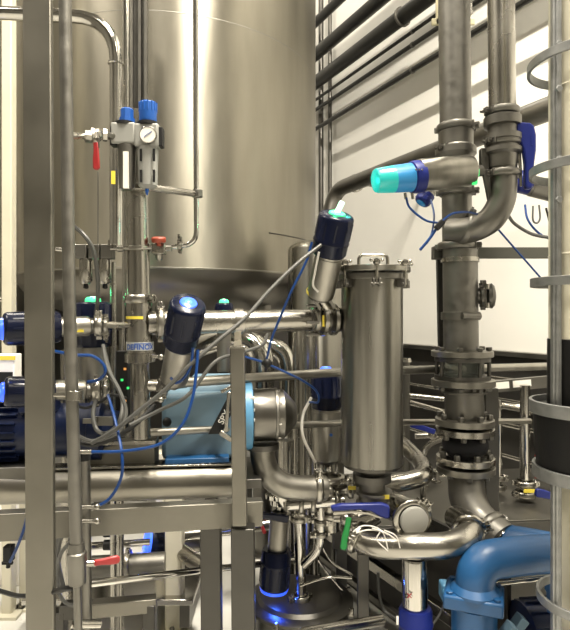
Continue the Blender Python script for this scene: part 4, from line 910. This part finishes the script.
bolts(t, P(465.5, 471.5, dA), (0,0,-1), S(24, dA), 8, S(3, dA), S(4, dA), ph=.15)
MB().tube(fillet([P(465.5, 470, dA), P(468, 512, 2.38), P(502, 541, 2.24)], .13, 10), S(18, 2.4), 40).build('tube', 'steel_pitted', t)
ed = (P(502, 541, 2.24)-P(468, 512, 2.38)).normalized()
ring_c = P(490, 530.5, 2.29); clamp(t, ring_c, ed, S(16.5, 2.3), (-.6,-.6,-.6), .035, 'steel_dull')
MB().lathe(ring_c+ed*.02, ed, [(0, S(16, 2.27)), (.05, S(15.5, 2.27))], 36).build('outlet_collar', 'steel', t)
MB().box(ring_c+ed*.045+V((.0,-S(15.7,2.27)*.72, S(15.7, 2.27)*.75)), (.034, .0025, .022), (ed, ed.cross(V((0,-.7,.7))).normalized().cross(ed), ed.cross(V((0,-.7,.7))).normalized())).build('sticker', 'yellow', t) if False else None
ny = V((0,-.72,.72)); ny = (ny-ed*ny.dot(ed)).normalized(); tx = ed.cross(ny)
MB().box(ring_c+ed*.045+ny*(S(15.7, 2.27)+.001), (.030, .036, .003), (ed, tx, ny)).build('sticker', 'yellow', t)

# pipe B with clamp stack and elbow
def pb(y): return P(501+y*.012, y, dB)
t = thing('process_pipe', 'slimmer upright pipe ending in a bend below the blue lever valve', 'pipe', pb(228))
MB().tube([pb(-60), pb(112)], S(13, dB), 36).build('tube', 'steel', t)
pts = [pb(176), P(504, 222, dB-.0), P(455, 229, 2.42)]
MB().tube(spline([pb(168), pb(184), P(501, 202, 2.30), P(491, 219, 2.31), P(476, 228, 2.34), P(462, 231, 2.38), P(450, 231, 2.42)], 7), S(13.2, dB), 36).build('bend', 'steel_dull', t)
clamp(t, P(466, 228.5, 2.37), V((-1,0,.3)), S(12.5, 2.35), (0,-.4,1), .028, 'steel_dull')
clamp(t, pb(112), (0,0,-1), S(12.5, dB), (-1,-.3,0), .028, 'steel_dull')
clamp(t, pb(174), (0,0,-1), S(12.8, dB), (-1,-.3,0), .028, 'steel_dull')
t = thing('butterfly_valve', 'butterfly valve with upright royal blue lever on the slimmer pipe', 'valve', pb(170), 'butterfly valves')
MB().lathe(pb(117), (0,0,-1), [(0, S(15, dB)), (.003, S(18, dB)), (.04, S(18, dB)), (.043, S(14.5, dB)), (.075, S(14.5, dB)), (.078, S(18.5, dB)), (.10, S(18.5, dB)), (.103, S(15, dB)), (.13, S(15, dB)), (.133, S(18.5, dB)), (.15, S(18.5, dB)), (.16, S(15, dB)), (.21, S(14, dB))], 40).build('body', 'steel_dull', t)
clamp(t, pb(143), (0,0,-1), S(13.5, dB), (-1,-.5,0), .026, 'steel_dull')
hp = MB().prism([(S(a, dB), S(b, dB)) for a, b in [(-11, 30), (-9, 33), (3, 32), (7, 29), (9, 20), (9, 5), (7, -10), (6, -30), (4, -33), (-1, -33), (-2, -28), (-2, -8), (-4, 6), (-8, 16), (-11, 22)]], P(526, 156, dB-.03), (1,0,0), (0,0,1), .03).build('lever_handle', 'royal', t, bevel=.007)
MB().prism([(S(a, dB), S(b, dB)) for a, b in [(-8, 12), (-5, 2), (-4, -15), (-4, -30), (-6, -30), (-7, -12), (-9, 4)]], P(526, 156, dB-.02), (1,0,0), (0,0,1), .006).build('trigger', 'steel', t)
MB().box(P(532, 140, dB-.046), (.008, .002, .04)).build('sticker', 'royal', t)
MB().tube([pb(136), P(522, 138, dB-.02)], .012, 12).build('stem', 'steel', t)
# linkage between
t = thing('valve_linkage', 'dark bracket joining the cyan-lit actuator to the slimmer pipe', 'bracket', P(482, 175, 2.28))
MB().box(P(484, 160, 2.3), (S(8, 2.3), .03, S(22, 2.3))).bar(P(484, 170, 2.28), P(490, 200, 2.3), .018, .02).build('plate', 'steel_dark', t, bevel=.002)

# ------------------------------------------------------------------ cage column at the edge
d = 1.62; c0 = P(589, 315, d+.05); 
t = thing('cream_column', 'round cream column inside the galvanised hoop cage', 'column', (c0.x, c0.y, 0))
MB().lathe((c0.x, c0.y, 0), (0,0,1), [(0, .09), (.01, .09), (.011, S(29, d)), (P(0, 450, d).z, S(29, d)), (P(0, 449, d).z, S(38, d)), (4.6, S(38, d))], 40).build('shaft', 'cream_paint', t)
for y in (85, 255): MB().lathe(V((c0.x, c0.y, P(0, y, d).z)), (0,0,1), [(0, S(38, d)), (.002, S(38.5, d)), (.006, S(38.5, d)), (.008, S(38, d))], 40).build('joint_ring', 'cream_paint', t)
t = thing('black_wrap', 'black plastic wrapping around the column between the lower hoops', 'wrapping', (c0.x, c0.y, P(0, 470, d).z))
MB().lathe(V((c0.x, c0.y, P(0, 480, d).z)), (0,0,1), [(0, S(49, d)), (S(30, d), S(52, d)), (S(70, d), S(53.5, d)), (S(73, d), S(30, d))], 44).build('lower_wrap', 'black_wrap', t)
MB().lathe(V((c0.x, c0.y, P(0, 412, d).z)), (0,0,1), [(0, S(39.5, d)), (S(50, d), S(39.5, d)), (S(72, d), S(39.3, d)), (S(73, d), S(37, d))], 44).build('upper_wrap', 'black_wrap', t)
t = thing('hoop_cage', 'galvanised cage of flat hoops and upright bars around the column', 'cage', (c0.x, c0.y, 0))
ang = [R(a) for a in (-128, -20, 75)]
for a in ang:
    q = V((c0.x+math.cos(a)*S(52, d), c0.y+math.sin(a)*S(52, d), 0))
    if a == ang[0]: q = P(556, 0, d+.01); q.z = 0
    b = MB(); 
    b.bar(V((q.x, q.y, 0)), V((q.x, q.y, 4.4)), S(9, d), .02, (0,1,0)); b.bar(V((q.x, q.y-.012, 0)), V((q.x, q.y-.012, 4.4)), S(4, d), .006, (0,1,0))
    b.build('upright_bar', 'galvanised', t, bevel=.003)
    for y in (45, 90, 160, 200): bolt(t, V((q.x, q.y-.015, P(0, y, d).z)), (0,-1,0), .010, .008, 'galvanised', 'rivet')
for y, hh, rr in ((56, 9, 59), (166, 9, 57), (281, 9, 56), (410, 13, 57), (477, 13, 54), (608, 9, 50)):
    MB().ring(V((c0.x, c0.y, P(0, y, d).z-S(hh/2, d))), (0,0,1), S(rr-3, d), S(rr, d), S(hh, d), 56).build('hoop', 'galvanised', t)

# ------------------------------------------------------------------ skid deck and far rails
rot = R(6); dx = V((math.cos(rot), math.sin(rot), 0)); dy = V((-math.sin(rot), math.cos(rot), 0)); 
z0 = .62; c1 = V((1.02, 3.10, z0))
t = thing('skid_deck', 'grey steel deck table carrying the small valves behind the elbow', 'deck', (c1.x, c1.y, 0))
MB().box(c1+V((0,0,-.012)), (1.7, .86, .022), (dx, dy, uz)).build('deck_plate', 'steel_dull', t, bevel=.003)
MB().bar(c1-dx*.85-dy*.43+V((0,0,-.05)), c1+dx*.85-dy*.43+V((0,0,-.05)), .04, .09).build('front_rail', 'frame_dark', t, bevel=.003)
for sx in (-.8, .8):
    for sy in (-.38, .38):
        q = c1+dx*sx+dy*sy; MB().box((q.x, q.y, (z0-.025)/2), (.05, .05, z0-.03)).build('leg', 'frame_dark', t)
for (x, y, dd, r_, yt, lb) in ((525, 492, 2.95, 5, 385, 'bright standpipe with yellow tag rising from the deck'), (499, 493, 3.05, 3, 400, 'thin standpipe with small tap beside the tagged one')):
    b0 = P(x, y, dd); b0.z = z0+.02
    t = piper(lb, [P(x, yt, dd), b0], S(r_, dd), 'steel_polished', name='standing_pipe')
    clamp(t, b0+V((0,0,.02)), (0,0,1), S(r_*1.5, dd), (-1,-.2,0), .03); clamp(t, b0+V((0,0,.075)), (0,0,1), S(r_*1.5, dd), (1,-.2,0), .03)
    if r_ == 5: MB().box(b0+V((0,-.055,.05)), (.06, .004, .018)).build('tag_plate', 'yellow', t)
for (x, dd, lb) in ((424, 3.2, 'small polished fitting on the deck, near the elbow'), (436, 3.28, 'small polished fitting on the deck, behind its twin')):
    b0 = P(x, 490, dd); b0.z = z0
    t = thing('deck_fitting', lb, 'fitting', b0, 'small fittings on the deck')
    MB().lathe(b0, (0,0,1), [(0, .03), (.012, .03), (.014, .02), (.05, .02), (.052, .034), (.07, .034), (.08, .012)], 20).build('body', 'steel_polished', t); MB().tube([b0+V((-.06,0,.04)), b0+V((.06,0,.04))], .010, 10).build('side_tube', 'steel_polished', t)
# thin U tube & grey rail bar with stickers
t = piper('thin bright tube bending over beside the rubber joint', [P(423, 500, 2.9), P(423, 446, 2.9), P(446, 437, 2.8)], S(3, 2.9), 'steel_polished', .09, name='thin_tube')
t = piper('thin tube hooking over behind the flange stack', [P(403, 400, 3.1), P(445, 412, 3.1), P(445, 440, 3.1)], S(2.2, 3), 'steel', .04, name='thin_tube')
t = thing('label_rail', 'flat grey rail with two pale stickers behind the flange stack', 'rail', P(520, 395, 3.0))
MB().bar(P(478, 388, 3.0), P(575, 379, 3.05), .02, S(12, 3)).build('bar', 'steel_dull', t, bevel=.002)
for x in (500, 522): MB().bar(P(x-9, 386.3-(x-500)*.09, 2.985), P(x+9, 384.8-(x-500)*.09, 2.985), .004, S(6.5, 3)).build('sticker', 'white', t)
t = piper('sloping thin rail pipe behind the sight glass', [P(405, 395, 3.4), P(570, 412, 3.1)], S(2.5, 3.2), 'steel', name='rail_pipe', group='far rail pipes')
t = piper('thin rail pipe sloping toward the cage below the label rail', [P(485, 402, 3.3), P(575, 420, 2.9)], S(3, 3.2), 'steel_polished', name='rail_pipe', group='far rail pipes')
t = thing('ball_valve', 'small far valve with royal blue lever behind the rubber joint', 'valve', P(430, 440, 3.4))
MB().sphere(P(432, 434, 3.4), .03).tube([P(415, 436, 3.4), P(450, 434, 3.4)], .018, 12).build('body', 'steel', t); handle(t, P(435, 432, 3.34), P(410, 424, 3.34), .03, .035, 'royal', t=.02)
t = thing('ball_valve', 'small valve with royal blue lever at the foot of the cage', 'valve', P(560, 500, 2.7))
MB().sphere(P(556, 494, 2.7), .03).build('body', 'steel', t); handle(t, P(560, 498, 2.64), P(535, 492, 2.64), .03, .04, 'royal', t=.02)
tag(MB().bar(P(536, 455, 2.6), P(536, 478, 2.6), .01, .01).build('red_handle', 'red'), 'narrow red handle hanging beside the black wrapping', 'handle')
t = thing('short_standpipe', 'short capped steel standpipe right behind the tall filter', 'pipe', P(406, 445, 2.9))
MB().tube([P(406, 358, 2.9), P(406, 470, 2.9)], S(4, 2.9), 18).build('tube', 'steel_dull', t); MB().lathe(P(406, 358, 2.9), (0,0,-1), [(0, S(4.5, 2.9)), (.02, S(5.5, 2.9))], 18).build('cap', 'steel', t)

# floor rails in the wall's direction (bottom centre)
for (xx, yy, dd, w_, h_, m_, lb) in ((330, 535, 3.2, .04, .05, 'steel', 'long low steel rail slanting past the round tank'), (345, 575, 3.0, .03, .03, 'steel_dull', 'second low steel rail nearer the floor')):
    a = P(xx, yy, dd); e0 = a+wd*1.2; e1 = a-wd*1.4
    t = thing('skid_rail', lb, 'rail', a, 'low skid rails')
    MB().bar(e0, e1, w_, h_).build('rail', m_, t, bevel=.003)
    for k in (e0, e1): MB().box((k.x, k.y, k.z/2-.02), (.04, .04, k.z-.04)).build('leg', 'frame_dark', t)
a = P(338, 560, 3.4)
t = thing('splash_panel', 'large dark steel splash panel behind the round tank', 'panel', (a.x, a.y, 0))
MB().bar(V((a.x, a.y, .33))+wd*1.3, V((a.x, a.y, .33))-wd*1.3, .02, .62).build('panel', 'wall_dark', t)
for k in (-1.2, 0, 1.2): g = V((a.x, a.y, 0))+wd*k-wn*.03; MB().box((g.x, g.y, .31), (.03, .03, .62)).build('stay', 'frame_dark', t)
# dark slim post & front tube at the bottom
g = P(363, 600, 2.3)
t = thing('frame_post', 'slim dark post under the dark blue lever', 'frame post', (g.x, g.y, 0), 'posts of the steel frame')
MB().box((g.x, g.y, P(0, 553, 2.3).z/2), (S(11, 2.3), .03, P(0, 553, 2.3).z)).build('shaft', 'frame_dark', t, bevel=.002)
MB().box((g.x, g.y, .005), (.09, .08, .01)).build('foot_plate', 'frame_dark', t)
t = piper('round steel bumper pipe in front of the round tank lid', [P(300, 634, 2.0), P(382, 620, 2.2)], S(5.5, 2.1), 'steel', name='rail_pipe')
hose('grey hose drooping behind the slim dark post', [P(378, 572, 2.5), P(379, 592, 2.5), P(384, 610, 2.5), P(398, 620, 2.45)], .007, 'hose_grey', 'cable', 'cable')
hose('grey wire from the small sky blue sensor', [P(446, 598, 2.2), P(440, 614, 2.2), P(430, 628, 2.2)], .005, 'hose_grey', 'cable', 'cable')
tag(MB().box(P(447, 590, 2.25), (S(14, 2.2), .06, S(17, 2.2))).tube([P(447, 590, 2.2), P(447, 603, 2.2)], .018, 12).build('level_sensor', 'sky_blue', bevel=.008), 'small sky blue sensor head beside the cast pump', 'sensor')

# ------------------------------------------------------------------ cast blue pump
d = 1.95
t = thing('blue_pump', 'cast blue pump with thick elbow and square bolted flange', 'pump', P(480, 700, d))
pts = [P(476, 606, d), P(476, 560, d), P(530, 556, d+.05), P(640, 550, d+.15)]
MB().tube(fillet([P(475, 606, d), P(475, 562, d), P(520, 555, d+.04), P(650, 549, d+.15)], .13, 12), S(19, d), 44).build('elbow', 'pump_blue', t)
MB().lathe(P(475, 592, d), (0,0,1), [(0, S(24, d)), (.01, S(24, d)), (.03, S(19, d))], 36).build('elbow_foot', 'pump_blue', t)
fr = R(24); fx_ = V((math.cos(fr), -math.sin(fr)*0.4-.2, 0)).normalized(); fy_ = V((-fx_.y, fx_.x, 0))
fc = P(474, 597, d)
MB().box(fc, (S(56, d), S(44, d), S(14, d)), (fx_, fy_, uz)).build('square_flange', 'pump_blue', t, bevel=.008)
for sx in (-1, 1):
    for sy in (-1, 1): bolt(t, fc+fx_*sx*S(22, d)+fy_*sy*S(16, d)+V((0,0,S(7, d))), (0,0,1), .012, .009, 'pump_blue')
zb_ = P(0, 604, d).z
MB().lathe(V((fc.x, fc.y, zb_)), (0,0,-1), [(0, S(22, d)), (zb_-.30, S(22, d)), (zb_-.28, S(30, d)), (zb_-.02, S(34, d)), (zb_, S(34, d))], 36).build('volute', 'pump_blue', t)
MB().box((fc.x, fc.y, .012), (.34, .26, .024)).build('foot', 'pump_blue', t, bevel=.004)
# reducer
A0 = ring_c+ed*.065; B0 = P(560, 553, 2.15)
MB().lathe(A0, (B0-A0), [(0, S(15, 2.24)), (.02, S(17, 2.24)), (.10, S(17.5, 2.24)), ((B0-A0).length, S(18, 2.2))], 36).build('reducer', 'pump_blue', t)
text_mesh('- --- ----- --', .012, lambda x, y: P(535, 552, d-.032+.0)+V((x, 0, y)), 'cast_marks', 'light_blue', t) if False else None
# motor part of pump
m0 = P(520, 640, 2.15)
t = thing('pump_motor', 'dark blue round motor behind the cast pump flange', 'motor', m0)
MB().lathe(m0, (1,.1,0), [(0, S(28, 2.15)), (.01, S(36, 2.15)), (.3, S(36, 2.15)), (.31, S(30, 2.15))], 40).build('housing', 'navy_motor', t)
for k in range(16):
    a = 2*math.pi*k/16; q = V((0, math.sin(a), math.cos(a))); MB().bar(m0+q*S(37, 2.15)+V((.02,0,0)), m0+q*S(37, 2.15)+V((.29,.03,0)), .004, .012, q).build('fin', 'navy_motor', t)
g = P(552, 578, 2.0); MB().lathe(g, (0,0,-1), [(0, .022), (.004, .026), (.04, .026), (.05, .02), (.12, .018)], 8).build('eye_bolt', 'pump_blue', t)
t = piper('thin bright tube running behind the square blue flange to the cage', [P(495, 584, 2.1), P(548, 578, 2.1)], S(2.5, 2.1), 'steel_polished', name='thin_tube')
tag(MB().box(P(518, 624, 1.95), (.03, .05, .06), (V((.8,0,-.6)), V((0,1,0)), V((.6,0,.8)))).box(P(508, 632, 1.9), (.03, .05, .06), (V((.8,0,-.6)), V((0,1,0)), V((.6,0,.8)))).build('sensor_clip', 'light_blue', bevel=.003), 'light blue ribbed clip in front of the dark blue motor', 'clip')
